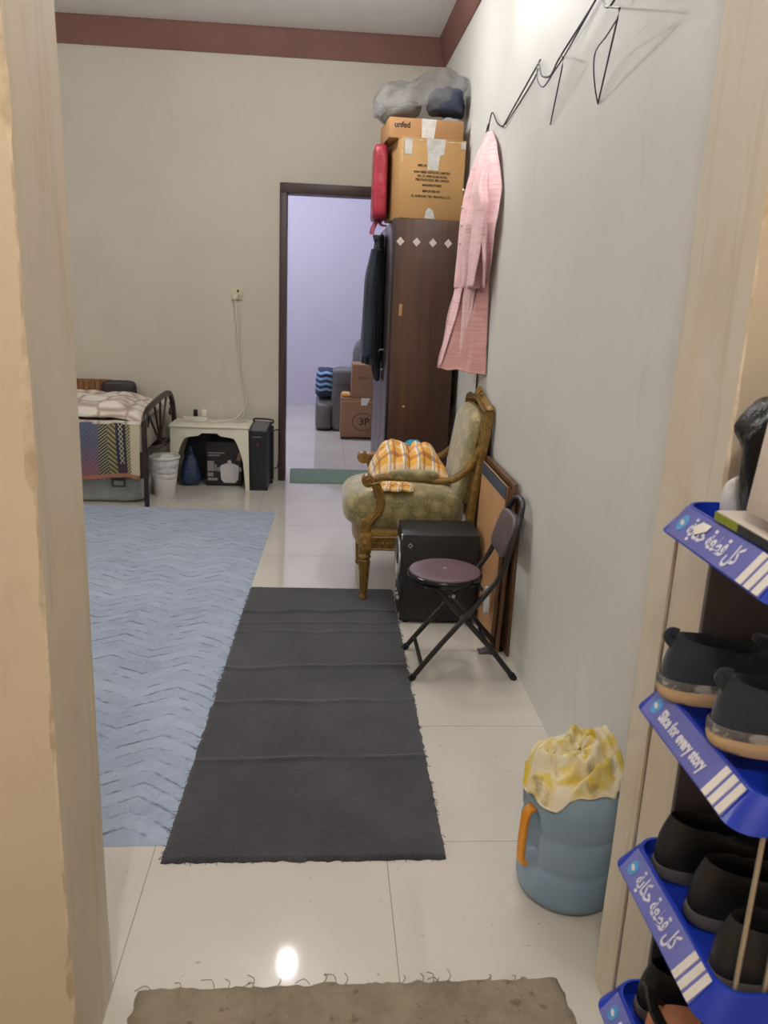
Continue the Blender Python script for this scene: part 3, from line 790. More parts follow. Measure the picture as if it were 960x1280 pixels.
def seatf(p):
    z = p.z
    if p.z > 0: z = p.z * (1 + .14 * (1 - (p.x/.29)**2) * (1 - (p.y/.29)**2))
    x = p.x - (.02 * (1 - (p.z/.105)**2) if p.x < 0 else 0)
    return Vector((x, p.y, z + .004 * N3(p.x*6, p.y*6)))
b = B(); b.sq((.400, YM, .425), (.282, .268, .098), .5, .42, 44, 22, None, seatf); obj('seat', b, 'damask', A)
prof = rect(.040, .046, .35)
for y in (YN, YF):
    s = -1 if y == YN else 1
    arm_pts = crom([(.212, y, .587), (.26, y, .598), (.33, y, .600), (.42, y, .597), (.52, y, .588), (.585, y, .592), (.635, y - s*.006, .618), (.685, y - s*.01, .672), (.722, y - s*.012, .75)], 5)
    b = B(); b.sweep(arm_pts, rect(.044, .030, .35), (0, 0, 1))
    b.lathe([(.012, -.032), (.028, -.030), (.030, 0), (.028, .030), (.012, .032)], (0, 0, 0), 20, Matrix.Translation((.208, y, .584)) @ Matrix.Rotation(PI/2, 4, 'X'))
    b.sweep(crom([(.195, y + s*.033, .586), (.212, y + s*.036, .600), (.226, y + s*.034, .586), (.212, y + s*.034, .574), (.24, y + s*.03, .574), (.27, y + s*.026, .588)], 4), .005)
    arm = obj('arm', b, 'gilt', A)
    b = B(); b.sq((.415, y, .613), (.118, .028, .026), .7, .6, 26, 12); obj('arm_pad', b, 'damask', arm)
    sup = crom([(.204, y, .325), (.206, y, .362), (.232, y, .40), (.262, y, .438), (.272, y, .48), (.260, y, .53), (.240, y, .575)], 5)
    b = B(); b.sweep(sup, prof, (1, 0, 0), scale=[1.25 - .35 * min(1, i/14) for i in range(len(sup))])
    for dy in (-.012, .0, .012): b.sweep([p + Vector((-.019, dy, 0)) for p in sup[5:]], .0045)
    for dx in (-.010, .008): b.sweep([p + Vector((dx, s * .0195, 0)) for p in sup[3:]], .004)
    b.lathe([(.006, -.026), (.015, -.024), (.017, 0), (.015, .024), (.006, .026)], (0, 0, 0), 14, Matrix.Translation((.196, y, .385)) @ Matrix.Rotation(PI/2, 4, 'X'))
    obj('arm_support', b, 'gilt', A)
# back
b = B()
for y in (YN + .005, YF - .005):
    b.sweep(crom([(.690, y, .30), (.694, y, .42), (.712, y, .60), (.738, y, .80), (.748, y, .915)], 5), rect(.044, .040, .25), (1, 0, 0))
    b.lathe([(.018, 0), (.022, .008), (.016, .018), (.004, .026)], (.748, y, .915), 14)
top = crom([(.748, YN + .005, .912), (.750, YN + .12, .926), (.751, YM, .945), (.750, YF - .12, .926), (.748, YF - .005, .912)], 7)
b.sweep(top, rect(.040, .036, .25), (1, 0, 0))
b.sweep([p + Vector((-.02, 0, -.004)) for p in top], .006)
b.sweep([(.694, YN, .425), (.694, YF, .425)], rect(.036, .04, .25), (1, 0, 0))
bf = obj('back_frame', b, 'gilt', A)
b = B()
for k, (dy, dz, a) in enumerate(((0, .022, 0), (-.028, .014, .7), (.028, .014, -.7), (-.055, .006, 1.1), (.055, .006, -1.1))):
    b.sq((.745, YM + dy, .958 + dz), (.010, .011, .024), 1, 1, 12, 8, Matrix.Rotation(a, 4, 'X'))
b.sq((.738, YM, .962), (.010, .016, .014), 1, 1, 12, 8)
obj('crest_ornament', b, 'gilt', bf)
tl = Matrix.Rotation(math.radians(7.5), 4, 'Y')
def backf(p):
    return Vector((p.x * (1.35 if p.x < 0 else .5), p.y, p.z))
b = B(); b.sq((.712, YM, .675), (.052, .240, .232), .45, .45, 40, 24, tl, backf); bk = obj('backrest', b, 'damask', A)
b = B()
loop = []
for k in range(72):
    a = 2*PI*k/72
    def pw(v, e): return math.copysign(abs(v)**e, v)
    p = Vector((-.020, .240 * pw(cos(a), .5), .234 * pw(sin(a), .5))); loop.append(Vector((.712, YM, .675)) + tl @ p)
b.sweep(loop + [loop[0]], .006); obj('piping', b, 'gilt', bk)

# cloths on the chair
def pile(u, v):
    x = .235 + .385 * u + .012 * N3(v * 4, 3); y = 3.80 + .34 * v
    r = max(0, 1 - abs(2*u - 1) ** 3.2) * max(0, 1 - abs(2*v - 1) ** 2.4)
    hump = .135 + .05 * math.exp(-((u - .22)/.2)**2) + .035 * math.exp(-((u - .68)/.2)**2)
    f = .011 * sin((u * 4.2 - v * 2.4 + .9 * N3(u*3, v*3, 1)) * 2*PI) + .020 * N3(u*5, v*5, 4) - .03 * math.exp(-((u - .46 - .1*v)/.035)**2)
    return Vector((x, y, .525 + max(.0, r ** .6 * (hump + f)) + .002))
b = B(); b.grid(80, 60, pile, .62, .55)
tag(solid(obj('plaid_cloth', b, 'plaid', origin=(.43, 3.97, .53), angle=180), .003, 1), 'crumpled yellow and white plaid cloth heaped on the seat of the gilded armchair', 'cloth')
def tail(u, v):
    x = .225 + .20 * u + .02 * v; y = 3.64 + .17 * v
    r = max(0, 1 - abs(2*u - 1) ** 4) * (1 - (1-v) ** 6 if v < 1 else 1)
    return Vector((x + .01*N3(v*5, 2), y + .012 * N3(u*7, 6), .528 + .012 * r + .010 * abs(sin(u * 11 + v * 4)) * r + .004 * N3(u*8, v*8)))
pc = bpy.data.objects['plaid_cloth']
b = B(); b.grid(44, 26, tail, .4, .3); solid(obj('trailing_corner', b, 'plaid', pc, angle=180), .003, 1)
tag(obj('teal_cloth', crumpled((.475, 4.19, .625), (.062, .035, .052), .9, .9, .3, 12, 4, 24, 14), 'teal', origin=(.475, 4.19, .58)), 'teal cloth ball peeking out behind the plaid cloth on the armchair', 'cloth')

# ------------------------------------------------------------------ black cabinet
S = thing('speaker_cabinet', 'black boxy speaker cabinet standing on the floor beside the armchair and behind the folding stool', 'speaker', (.52, 3.46, 0))
sx0, sx1, sy0, sy1, sz = .352, .690, 3.335, 3.575, .412
b = B(); b.box((sx0, sy0, .012), (sx1, sy1, sz), .006); cab = obj('cabinet', b, 'black', S)
for x in (sx0 + .03, sx1 - .03):
    for y in (sy0 + .03, sy1 - .03):
        b = B(); b.lathe([(.014, 0), (.016, .004), (.014, .014)], (x, y, 0), 12); obj('foot', b, 'black_gloss', S)
b = patch([(.374, sy0, .362), (.386, sy0, .349), (.398, sy0, .362), (.386, sy0, .375)], (0, -1, 0), .002); obj('badge', b, 'silver', S, smooth=False)
b = patch([(.372 + .012, sy0 - .0024, .3565), (.392, sy0 - .0024, .362), (.386, sy0 - .0024, .368), (.380, sy0 - .0024, .362)], (0, -1, 0), .001); obj('badge_mark', b, 'black', bpy.data.objects['badge'], smooth=False)
b = B(); b.lathe([(.092, 0), (.100, .004), (.100, .010), (.094, .013), (.088, .010), (.084, .0)], (0, 0, 0), 40, Matrix.Translation((sx0, 3.455, .265)) @ Matrix.Rotation(-PI/2, 4, 'Y'), caps=False); obj('driver_ring', b, 'silver', S)
b = B(); b.lathe([(.084, .002), (.05, -.014 + .018), (.03, .004), (.024, .010), (.004, .014)], (0, 0, 0), 32, Matrix.Translation((sx0, 3.455, .265)) @ Matrix.Rotation(-PI/2, 4, 'Y')); obj('driver_cone', b, 'black_gloss', S)
for y in (3.40, 3.455, 3.51):
    b = B(); b.lathe([(.012, 0), (.012, .010), (.010, .012), (.002, .012)], (0, 0, 0), 14, Matrix.Translation((sx0, y, .095)) @ Matrix.Rotation(-PI/2, 4, 'Y')); obj('knob', b, 'silver', S)
for y0, z0 in ((sy0 + .004, .385), (sy1 - .03, .385), (sy0 + .004, .02), (sy1 - .03, .02)):
    b = B(); b.box((sx0 - .004, y0, z0), (sx0 + .01, y0 + .026, z0 + .024), .002); obj('corner_protector', b, 'silver', S)

# ------------------------------------------------------------------ folding stool chair
F = thing('folding_chair', 'small black folding chair with round plum seat, in front of the speaker cabinet', 'chair', (.54, 2.93, 0))
loopA = crom([(.356, 2.792, .010), (.45, 2.797, .135), (.655, 2.806, .40), (.700, 2.815, .53), (.726, 2.832, .62), (.744, 2.872, .672), (.750, 2.93, .684), (.744, 2.988, .672), (.726, 3.028, .62), (.700, 3.045, .53), (.655, 3.054, .40), (.45, 3.063, .135), (.356, 3.068, .010)], 6)
b = B(); b.sweep(loopA, .0105, (0, 1, 0)); obj('back_frame', b, 'black_metal', F)
b = B(); b.sweep([(.39, 2.795, .056), (.39, 3.066, .056)], .008, (1, 0, 0)); obj('stretcher', b, 'black_metal', F)
for y in (2.822, 3.038):
    b = B(); b.sweep(crom([(.745, y - .02 * (1 if y < 2.9 else -1), .010), (.62, y, .158), (.42, y, .372)], 6), .0105, (0, 1, 0)); lg = obj('leg', b, 'black_metal', F)
    b = B(); b.sweep([(.752, y - .02 * (1 if y < 2.9 else -1), .0), (.738, y - .02 * (1 if y < 2.9 else -1), .020)], .0135, (0, 1, 0)); obj('foot_cap', b, 'black_gloss', lg)
    b = B(); b.lathe([(.008, -.012), (.009, 0), (.008, .012)], (0, 0, 0), 10, Matrix.Translation((.535, y, .25)) @ Matrix.Rotation(PI/2, 4, 'X')); obj('pivot_bolt', b, 'silver', lg)
b = B(); b.sweep([(.655, 2.81, .105), (.655, 3.05, .105)], .008, (1, 0, 0)); obj('stretcher', b, 'black_metal', F)
for y in (2.792, 3.068):
    b = B(); b.sweep([(.348, y, .0), (.362, y, .018)], .0135, (0, 1, 0)); obj('foot_cap', b, 'black_gloss', F)
b = B(); b.lathe([(.122, .366), (.140, .368), (.144, .376), (.144, .386), (.139, .392), (.12, .394)], (.478, 2.93, 0), 56); st = obj('seat_rim', b, 'black_gloss', F)
b = B(); b.lathe([(.139, .388), (.136, .396), (.125, .401), (.08, .403), (.02, .403), (.001, .403)], (.478, 2.93, 0), 56); obj('seat', b, 'plum', F)
b = B(); b.lathe([(.006, .403), (.005, .4045), (.001, .405)], (.478, 2.93, 0), 12); obj('seat_button', b, 'silver', st)
for x in (.40, .60):
    b = B(); b.sweep([(x, 2.815, .361), (x, 3.045, .361)], .009, (1, 0, 0)); obj('seat_support', b, 'black_metal', F)
lean = Matrix.Rotation(math.radians(17), 4, 'Y')
def padf(p): return Vector((p.x + .012 * (1 - (p.y/.115)**2) , p.y, p.z))
b = B(); b.sq((.693, 2.93, .552), (.016, .112, .082), .45, .5, 34, 16, lean, padf); obj('backrest', b, 'plum_grey', F)

# ------------------------------------------------------------------ boards leaning on the wall
def board(name, label, y0, y1, xb, xt, h, th, parts, cat='board'):
    """panel leaning towards the wall: bottom at xb, top at xt"""
    lenn = math.hypot(h, xt - xb); ang = math.atan2(xt - xb, h)
    Mx = Matrix.Translation((xb, 0, 0)) @ Matrix.Rotation(ang, 4, 'Y')
    t = thing(name, label, cat, (xb, (y0 + y1)/2, 0))
    def bx(a, c, bev=.002):
        b = B(); b.box(a, c, bev, Mx); return b
    return t, bx, lenn
t, bx, L = board('framed_board', 'tan board with slate blue top strip leaning on the wall behind the folding chair', 3.06, 3.56, .703, .722, .70, .012, None)
obj('panel', bx((0, 3.06, 0), (.006, 3.56, L)), 'board_tan', t)
obj('top_strip', bx((-.0015, 3.06, L - .055), (.0, 3.56, L), 0), 'board_blue', t)
obj('edge_frame', bx((.0, 3.046, 0), (.014, 3.06, L)), 'frame_brown', t)
t, bx, L = board('framed_board', 'brown framed panel squeezed between the tan board and the right wall', 3.03, 3.60, .722, .744, .715, .016, None)
b = bx((0, 3.03, 0), (.016, 3.06, L)); b2 = bx((0, 3.57, 0), (.016, 3.60, L)); obj('stile', b, 'frame_brown', t); obj('stile', b2, 'frame_brown', t)
obj('rail', bx((0, 3.06, L - .03), (.016, 3.57, L)), 'frame_brown', t); obj('rail', bx((0, 3.06, 0), (.016, 3.57, .03)), 'frame_brown', t)
obj('panel', bx((.004, 3.06, .03), (.012, 3.57, L - .03)), 'board_tan', t)
b = B(); b.box((.7635, 3.0, 0), (.7745, 3.52, .665), .002); tag(obj('wooden_panel', b, 'frame_brown', origin=(.76, 3.26, 0)), 'plain brown wooden panel flat against the wall, hindmost of the leaning panels', 'board')
b = B(); b.box((.7685, 3.66, 0), (.7745, 4.05, .93), .001); tag(obj('tall_panel', b, 'black_edge', origin=(.763, 3.85, 0)), 'tall dark panel standing between the armchair back and the right wall', 'board')
# grey rag at the foot of the boards
def rg(u, v):
    return Vector((.655 + .07*u, 3.02 + .05*v, .004 + .02 * sin(PI*u) * sin(PI*v) + .004 * N3(u*6, v*6)))
b = B(); b.grid(16, 12, rg); tag(solid(obj('grey_rag', b, 'panel', origin=(.69, 3.045, 0)), .004, 1), 'small grey rag on the floor at the foot of the leaning boards', 'rag')
b = B(); b.grid(14, 18, lambda u, v: Vector((.690 - .014*sin(PI*u) + .004*N3(u*5, v*5), 3.07 + .05*u, .16 + .12*v - .02*u))); tag(solid(obj('tape_scrap', b, 'white_bag', origin=(.69, 3.09, .16)), .002), 'grey white plastic scrap stuck on the lower edge of the tan board', 'scrap')

# ------------------------------------------------------------------ socket, cord and extension lead
So = thing('wall_socket', 'ivory wall socket with a white plug on the cream back wall', 'socket', (-.638, YB, 1.357))
b = B(); b.box((-.681, YB - .010, 1.316), (-.597, YB, 1.400), .004); obj('plate', b, 'socket', So)
b = B(); b.box((-.634, YB - .014, 1.372), (-.622, YB - .009, 1.388), .001); obj('switch', b, 'dkhole', So)
C_ = thing('extension_lead', 'white extension lead running from the wall socket down to the plastic table', 'extension lead', (-.63, YB - .02, .46))
b = B(); b.box((-.655, YB - .050, 1.322), (-.625, YB - .010, 1.355), .006); obj('plug', b, 'cord', C_)
b = B(); b.sweep(crom([(-.645, YB - .035, 1.33), (-.640, YB - .025, 1.2), (-.628, YB - .015, 1.0), (-.618, YB - .012, .8), (-.59, YB - .012, .66), (-.572, YB - .03, .585), (-.60, 6.0, .52), (-.65, 5.93, .478), (-.73, 5.86, .470), (-.80, 5.84, .470), (-.83, 5.87, .470)], 8), .0050); obj('cable', b, 'cord', C_)
b = B(); b.sweep(crom([(-.575, YB - .02, .62), (-.585, YB - .02, .54), (-.60, 6.0, .485), (-.70, 5.95, .470), (-.60, 5.88, .470), (-.56, 5.92, .470), (-.62, 5.99, .472)], 8), .0045); obj('cable', b, 'cord', C_)
b = B(); b.box((-1.0, 5.86, .4625), (-.83, 5.915, .497), .006); obj('socket_strip', b, 'cord', C_)
for x in (-.975, -.925, -.875):
    b = B(); b.lathe([(.016, .4955), (.016, .498), (.013, .4985), (.002, .4985)], (x, 5.887, 0), 16); obj('outlet', b, 'socket', C_)
b = B(); b.box((-.930, 5.872, .499), (-.902, 5.905, .548), .003); tag(obj('black_adapter', b, 'black_gloss', origin=(-.916, 5.888, .499)), 'small black power adapter standing on the extension strip on the plastic table', 'adapter')
t = thing('white_charger', 'white phone charger with a curling cable on the plastic table', 'charger', (-.85, 5.89, .498))
b = B(); b.box((-.872, 5.872, .4995), (-.838, 5.905, .552), .005); obj('body', b, 'white_plastic', t)
b = B(); b.sweep(crom([(-.84, 5.89, .53), (-.81, 5.93, .59), (-.77, 5.96, .60), (-.74, 5.97, .54), (-.74, 5.98, .470)], 6), .003); obj('cable', b, 'cord', t)

# ------------------------------------------------------------------ white plastic table
Tb = thing('plastic_table', 'low cream white plastic table with scalloped aprons against the back wall', 'table', (-.795, 5.86, 0))
tx0, tx1, ty0, ty1, tz = -1.078, -.515, 5.695, 6.035, .462
b = B(); b.box((tx0, ty0, tz - .016), (tx1, ty1, tz), .006, seg=3); obj('tabletop', b, 'white_plastic', Tb)
def apron(p0, p1, thick):
    """scalloped skirt between two legs"""
    b = B(); p0, p1 = Vector(p0), Vector(p1); n = 40; d = (p1 - p0)
    def low(u):
        a = abs(2*u - 1)
        if a < .20: return tz - .052
        if a < .30: return tz - .052 - .02 * (a - .2) / .1
        if a < .62: return tz - .072 - .012 * (a - .3) / .32
        return tz - .084 - .30 * ((a - .62) / .38) ** 1.7
    k = Vector((-d.y, d.x, 0)).normalized() * thick
    f = [b.bm.verts.new(p0 + d * (i/n) + Vector((0, 0, low(i/n)))) for i in range(n+1)]; ft = [b.bm.verts.new(p0 + d*(i/n) + Vector((0, 0, tz - .012))) for i in range(n+1)]
    g = [b.bm.verts.new(v.co + k) for v in f]; gt = [b.bm.verts.new(v.co + k) for v in ft]
    for i in range(n):
        for q in ((f[i], f[i+1], ft[i+1], ft[i]), (g[i+1], g[i], gt[i], gt[i+1]), (f[i+1], f[i], g[i], g[i+1]), (ft[i], ft[i+1], gt[i+1], gt[i])): b.bm.faces.new(q)
    b.bm.faces.new((f[0], ft[0], gt[0], g[0])); b.bm.faces.new((f[n], g[n], gt[n], ft[n]))
    return b
i_ = .022
for p0, p1 in (((tx0+i_, ty0+.01, 0), (tx1-i_, ty0+.01, 0)), ((tx0+i_, ty1-.014, 0), (tx1-i_, ty1-.014, 0)), ((tx0+.014, ty0+i_, 0), (tx0+.014, ty1-i_, 0)), ((tx1-.01, ty0+i_, 0), (tx1-.01, ty1-i_, 0))):
    obj('apron', apron(p0, p1, .004), 'white_plastic', Tb)
for x, sx in ((tx0 + .012, 1), (tx1 - .012, -1)):
    for y, sy in ((ty0 + .008, 1), (ty1 - .008, -1)):
        b = B(); rr = []
        for z, w in ((0, .026), (.20, .040), (.38, .058), (tz - .014, .066)):
            th = .006
            o = [(0, 0), (w, 0), (w, th), (th, th), (th, w), (0, w)]
            rr.append([Vector((x + sx * (a - .008 * (1 - z/tz)), y + sy * (c - .008 * (1 - z/tz)), z)) for a, c in o])
        b.rings(rr); obj('leg', b, 'white_plastic', Tb)
# things under the table
Cb = thing('cooker_carton', 'black carton printed with a white rice cooker, under the plastic table', 'box', (-.71, 5.93, 0))
cx0, cx1, cy0 = -.842, -.588, 5.84
b = B(); b.box((cx0, cy0, .002), (cx1, 6.03, .325), .003); obj('shell', b, 'carton_black', Cb)
def disc(cx, cz, rx, rz, y, n=28): return patch([(cx + rx*cos(2*PI*k/n), y, cz + rz*sin(2*PI*k/n)) for k in range(n)], (0, -1, 0), .0012)
pot = [(-.742, .14), (-.735, .05), (-.715, .025), (-.635, .025), (-.612, .05), (-.605, .14), (-.612, .155), (-.66, .172), (-.69, .172), (-.735, .155)]
obj('cooker_picture', patch([(x, cy0, z) for x, z in pot], (0, -1, 0), .0012), 'print_white', Cb, smooth=False)
obj('cooker_picture', disc(-.674, .182, .014, .012, cy0), 'print_white', Cb, smooth=False)
for x in (-.752, -.598): obj('cooker_picture', disc(x, .125, .012, .016, cy0), 'print_grey', Cb, smooth=False)
for z0, z1, x0, x1 in ((.11, .185, -.832, -.785), (.07, .10, -.832, -.79), (.112, .16, -.78, -.766), (.04, .06, -.83, -.76)):
    obj('printed_block', patch([(x0, cy0, z0), (x1, cy0, z0), (x1, cy0, z1), (x0, cy0, z1)], (0, -1, 0), .0012), 'print_grey', Cb, smooth=False)
for k in range(2):
    obj('printed_block', patch([(-.825, cy0, .222 + .018*k), (-.74 + .03*k, cy0, .222 + .018*k), (-.74 + .03*k, cy0, .231 + .018*k), (-.825, cy0, .231 + .018*k)], (0, -1, 0), .0012), 'print_grey', Cb, smooth=False)
obj('printed_block', patch([(-.625, cy0, .19), (-.592, cy0, .19), (-.592, cy0, .25), (-.61, cy0, .25)], (0, -1, 0), .0012), 'kraft_red', Cb, smooth=False)
Bb = thing('blue_bag', 'dark blue knotted plastic bag on the floor under the plastic table', 'bag', (-.95, 5.86, 0))
def bagf(p):
    t = (p.z + .13) / .26; k = 1.05 - .62 * max(0, t) ** 1.4
    n = .12 * N3(p.x*16 + 3, p.y*16, p.z*9)
    return Vector((p.x * k * (1+n), p.y * k * (1+n), p.z))
b = B(); b.sq((-.955, 5.86, .125), (.085, .07, .125), .7, .8, 30, 18, None, bagf); obj('body', b, 'blue_bag', Bb)
b = B(); b.sq((-.955, 5.86, .262), (.022, .018, .03), .9, .9, 16, 10); b.sweep(crom([(-.955, 5.86, .27), (-.975, 5.86, .30), (-.99, 5.86, .31)], 3), rect(.02, .006)); b.sweep(crom([(-.955, 5.86, .27), (-.94, 5.86, .31), (-.93, 5.87, .33)], 3), rect(.02, .006)); obj('knot', b, 'blue_bag', Bb)
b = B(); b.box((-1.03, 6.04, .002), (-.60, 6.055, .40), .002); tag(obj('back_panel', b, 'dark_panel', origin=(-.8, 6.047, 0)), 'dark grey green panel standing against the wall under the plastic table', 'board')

# ------------------------------------------------------------------ black tower
H_ = thing('tower_unit', 'slim black upright tower unit with grey top beside the plastic table and the doorway', 'heater', (-.46, 5.86, 0))
hx0, hx1, hy0, hy1, hz = -.527, -.400, 5.735, 6.0, .425
b = B()
b.rings([[Vector((hx0, hy0, z0)), Vector((hx1, hy0, z0)), Vector((hx1 + .02, hy1, z0 + s)), Vector((hx0 + .02, hy1, z0 + s))] for z0, s in ((.018, 0), (hz, .035))]); obj('housing', b, 'heater', H_, smooth=False)
b = B(); b.rings([[Vector((hx0 + .01, hy0 + .015, hz + z)), Vector((hx1 - .006, hy0 + .015, hz + z)), Vector((hx1 + .012, hy1 - .02, hz + .032 + z)), Vector((hx0 + .028, hy1 - .02, hz + .032 + z))] for z in (.0, .006)]); obj('top_grille', b, 'heater_top', H_, smooth=False)
b = B(); b.box((hx0 - .008, hy0 - .012, 0), (hx1 + .008, hy0 + .05, .020), .003); obj('foot', b, 'heater', H_)
b = B(); b.box((hx0 + .01, hy1 - .05, 0), (hx1 + .03, hy1 + .01, .020), .003); obj('foot', b, 'heater', H_)
b = B(); b.sweep(crom([(hx0 + .02, hy1 - .005, hz + .03), (hx0 + .022, hy1 + .01, hz + .05), (hx1 + .022, hy1 + .01, hz + .045), (hx1 + .024, hy1 - .005, hz + .02)], 5), .006, (0, 1, 0)); obj('rear_handle', b, 'heater', H_)
b = B(); b.box((hx1 + .018, hy1 - .03, .03), (hx1 + .034, hy1 + .02, hz), .003); obj('rear_panel', b, 'heater', H_)
obj('logo', disc(-.462, .335, .009, .009, hy0, 16), 'red_dot', H_, smooth=False)
obj('brand_line', patch([(-.50, hy0, .384), (-.438, hy0, .384), (-.438, hy0, .389), (-.50, hy0, .389)], (0, -1, 0), .001), 'print_grey', H_, smooth=False)
b = B(); b.sweep(crom([(hx1 + .034, hy1 - .01, .39), (hx1 + .06, hy1, .40), (hx1 + .075, hy1 + .03, .36), (hx1 + .07, YB - .01, .2), (hx1 + .06, YB - .012, .11), (hx1 + .03, hy1 + .02, .10)], 6), .004); obj('mains_lead', b, 'heater', H_)

# ------------------------------------------------------------------ waste basket
Wb = thing('waste_basket', 'white plastic waste basket with slotted bands between the bed and the table', 'basket', (-1.088, 5.565, 0))
b = B(); segs = 72; bc = Vector((-1.088, 5.565, 0)); rings_ = []
zs = [0.0, .012, .06, .115, .128, .135, .152, .165, .172, .190, .203, .262]
for z in zs:
    r = .070 + .034 * z / .262
    rings_.append([b.bm.verts.new(bc + Vector((r*cos(2*PI*i/segs), r*sin(2*PI*i/segs), z))) for i in range(segs)])
for j in range(len(zs) - 1):
    for i in range(segs):
        if j in (3, 6, 9) and i % 2 == 0: continue
        if j == 10 and False: continue
        b.bm.faces.new((rings_[j][i], rings_[j][(i+1) % segs], rings_[j+1][(i+1) % segs], rings_[j+1][i]))
b.bm.faces.new(list(reversed(rings_[0])))
bk_ = solid(obj('bucket', b, 'bin_plastic', Wb), .0025, -1)
b = B(); b.lathe([(.103, .258), (.110, .259), (.112, .266), (.109, .272), (.103, .271), (.1015, .262)], bc, 60, caps=False); b.bm.verts.ensure_lookup_table(); obj('rim', b, 'bin_plastic', Wb)

# ------------------------------------------------------------------ bed
Bd = thing('bed', 'dark metal framed bed with arched footboard in the left back corner', 'bed', (-1.8, 5.55, 0))
fa = Vector((-1.138, 5.225, 0)); fb = Vector((-1.082, 5.955, 0))
def fp(t, z): p = fa.lerp(fb, t); return Vector((p.x, p.y, z))
arch = crom([fp(0, 0), fp(0, .3), fp(.0, .50), fp(.02, .575), fp(.12, .622), fp(.35, .648), fp(.62, .668), fp(.82, .668), fp(.93, .62), fp(.985, .54), fp(1, .42), fp(1, .2), fp(1, 0)], 6)
b = B(); b.sweep(arch, rect(.030, .038, .35), (0, 1, 0)); obj('footboard_frame', b, 'bed_metal', Bd)
b = B(); b.sweep([fp(0, .34), fp(1, .34)], rect(.03, .03), (0, 0, 1)); obj('footboard_rail', b, 'bed_metal', Bd)
for t0, t1, z1 in ((.50, .12, .600), (.50, .32, .64), (.50, .52, .655), (.50, .74, .665)):
    b = B(); b.sweep([fp(t0, .345), fp((t0 + t1)/2, (.345 + z1)/2), fp(t1, z1)], .008, (0, 0, 1)); obj('footboard_bar', b, 'bed_metal', Bd)
for s0 in (.10, .86):
    b = B(); b.sweep(crom([fp(s0, .60), fp(s0 + .04, .55), fp(s0 + .01, .51), fp(s0 - .03, .53), fp(s0 - .01, .56)], 5), .006, (1, 0, 0)); obj('scroll', b, 'bed_metal', Bd)
b = B(); b.box((-1.175, 5.205, .19), (-1.118, 5.25, .36), .004); obj('bracket', b, 'bed_metal', Bd)
for y in (5.25, 5.93):
    b = B(); b.box((-3.0, y - .015, .27), (-1.14, y + .015, .33), .003); obj('side_rail', b, 'bed_metal', Bd)
for y in (5.25, 5.93):
    b = B(); b.box((-3.0, y - .018, 0), (-2.96, y + .018, .8), .003); obj('leg', b, 'bed_metal', Bd)
b = B(); b.box((-2.98, 5.232, .33), (-1.165, 5.945, .535), .03, seg=3); tag(obj('mattress', b, 'mattress', origin=(-2.0, 5.58, .33)), 'pale mattress lying in the dark metal bed frame', 'mattress')
def quilt(u, v):
    x = -2.95 + 1.80 * u; y = 5.222 + .735 * v
    k = min(1, (1-u) * 9) * min(1, v * 7 + .45) * min(1, (1-v) * 6 + .3)
    z = .560 + .095 * k ** .7 + .022 * N3(x*5, y*5, 2) * k + .010 * N3(x*14, y*14) - .034 * max(0, 1 - v * 11)
    return Vector((x, y, z))
def quilt_low(u, v): return Vector((-2.95 + 1.80*u, 5.216 + .73*v, .536))
b = B(); b.grid(90, 40, quilt); q_ = obj('quilt', b, 'quilt', origin=(-2.0, 5.58, .54), angle=180)
tag(solid(q_, .012, 1), 'white quilt with brown honeycomb pattern bunched up on top of the bed', 'quilt')
b = B(); b.grid(80, 8, lambda u, v: Vector((-2.95 + 1.795*u, 5.204 - .005 * sin(u*60) * (1-v), .562 - .022*(1 - v) + .006*N3(u*22, v*3)))); solid(obj('quilt_hem', b, 'quilt', q_, angle=180), .008, 1)
def throw(u, v):
    x = -2.02 + .86 * u + .012 * v * sin(u * 17); z = .548 - .365 * v - .012 * sin(u * 13) * v
    return Vector((x, 5.208 - .012 * sin(PI * v) * (1 + .4 * sin(u * 26)) - .006 * sin(u * 48) * v, z))
b = B(); b.grid(130, 40, throw, .86, .365); th_ = solid(obj('woven_throw', b, 'throw', origin=(-1.4, 5.2, .54), angle=180), .005)
tag(th_, 'woven ikat throw in blue, yellow and maroon hanging over the front edge of the bed', 'blanket')
b = B(); b.grid(12, 20, lambda u, v: Vector((-1.185 + .05*u, 5.222 - .006*sin(u*6), .545 - .27*v - .05*u*v))); obj('sheet_edge', b, 'mattress', bpy.data.objects['mattress'])
Sb = thing('storage_bag', 'milky plastic storage bag with faded dark print on the floor under the bed', 'bag', (-1.4, 5.40, 0))
b = B(); b.sq((-1.40, 5.42, .095), (.235, .12, .095), .4, .45, 40, 20, None, lambda p: p * (1 + .06 * N3(p.x*9, p.y*9, p.z*9))); obj('body', b, 'store_bag', Sb)
obj('print', patch([(-1.375, 5.292, .11), (-1.285, 5.292, .11), (-1.285, 5.292, .165), (-1.375, 5.292, .165)], (0, -1, 0), .002), 'panel', Sb, smooth=False)
obj('print', patch([(-1.36, 5.289, .122), (-1.30, 5.289, .122), (-1.30, 5.289, .153), (-1.36, 5.289, .153)], (0, -1, 0), .002), 'store_bag', Sb, smooth=False)
# headboard-like bench back
Hb = thing('bench_backrest', 'honey brown slatted backrest with dark leather end against the wall behind the bed', 'backrest', (-1.9, 6.01, 0))
b = B()
for k in range(26): b.box((-2.56 + .04*k, 5.985, 0), (-2.523 + .04*k, 6.02, .728), .004)
obj('slats', b, 'head_wood', Hb)
b = B(); b.sq((-1.475, 6.0, .60), (.125, .042, .125), .35, .6, 30, 16); obj('leather_end', b, 'head_dark', Hb)
b = B(); b.box((-1.56, 5.99, 0), (-1.40, 6.02, .56), .004); obj('end_post', b, 'head_wood', Hb)

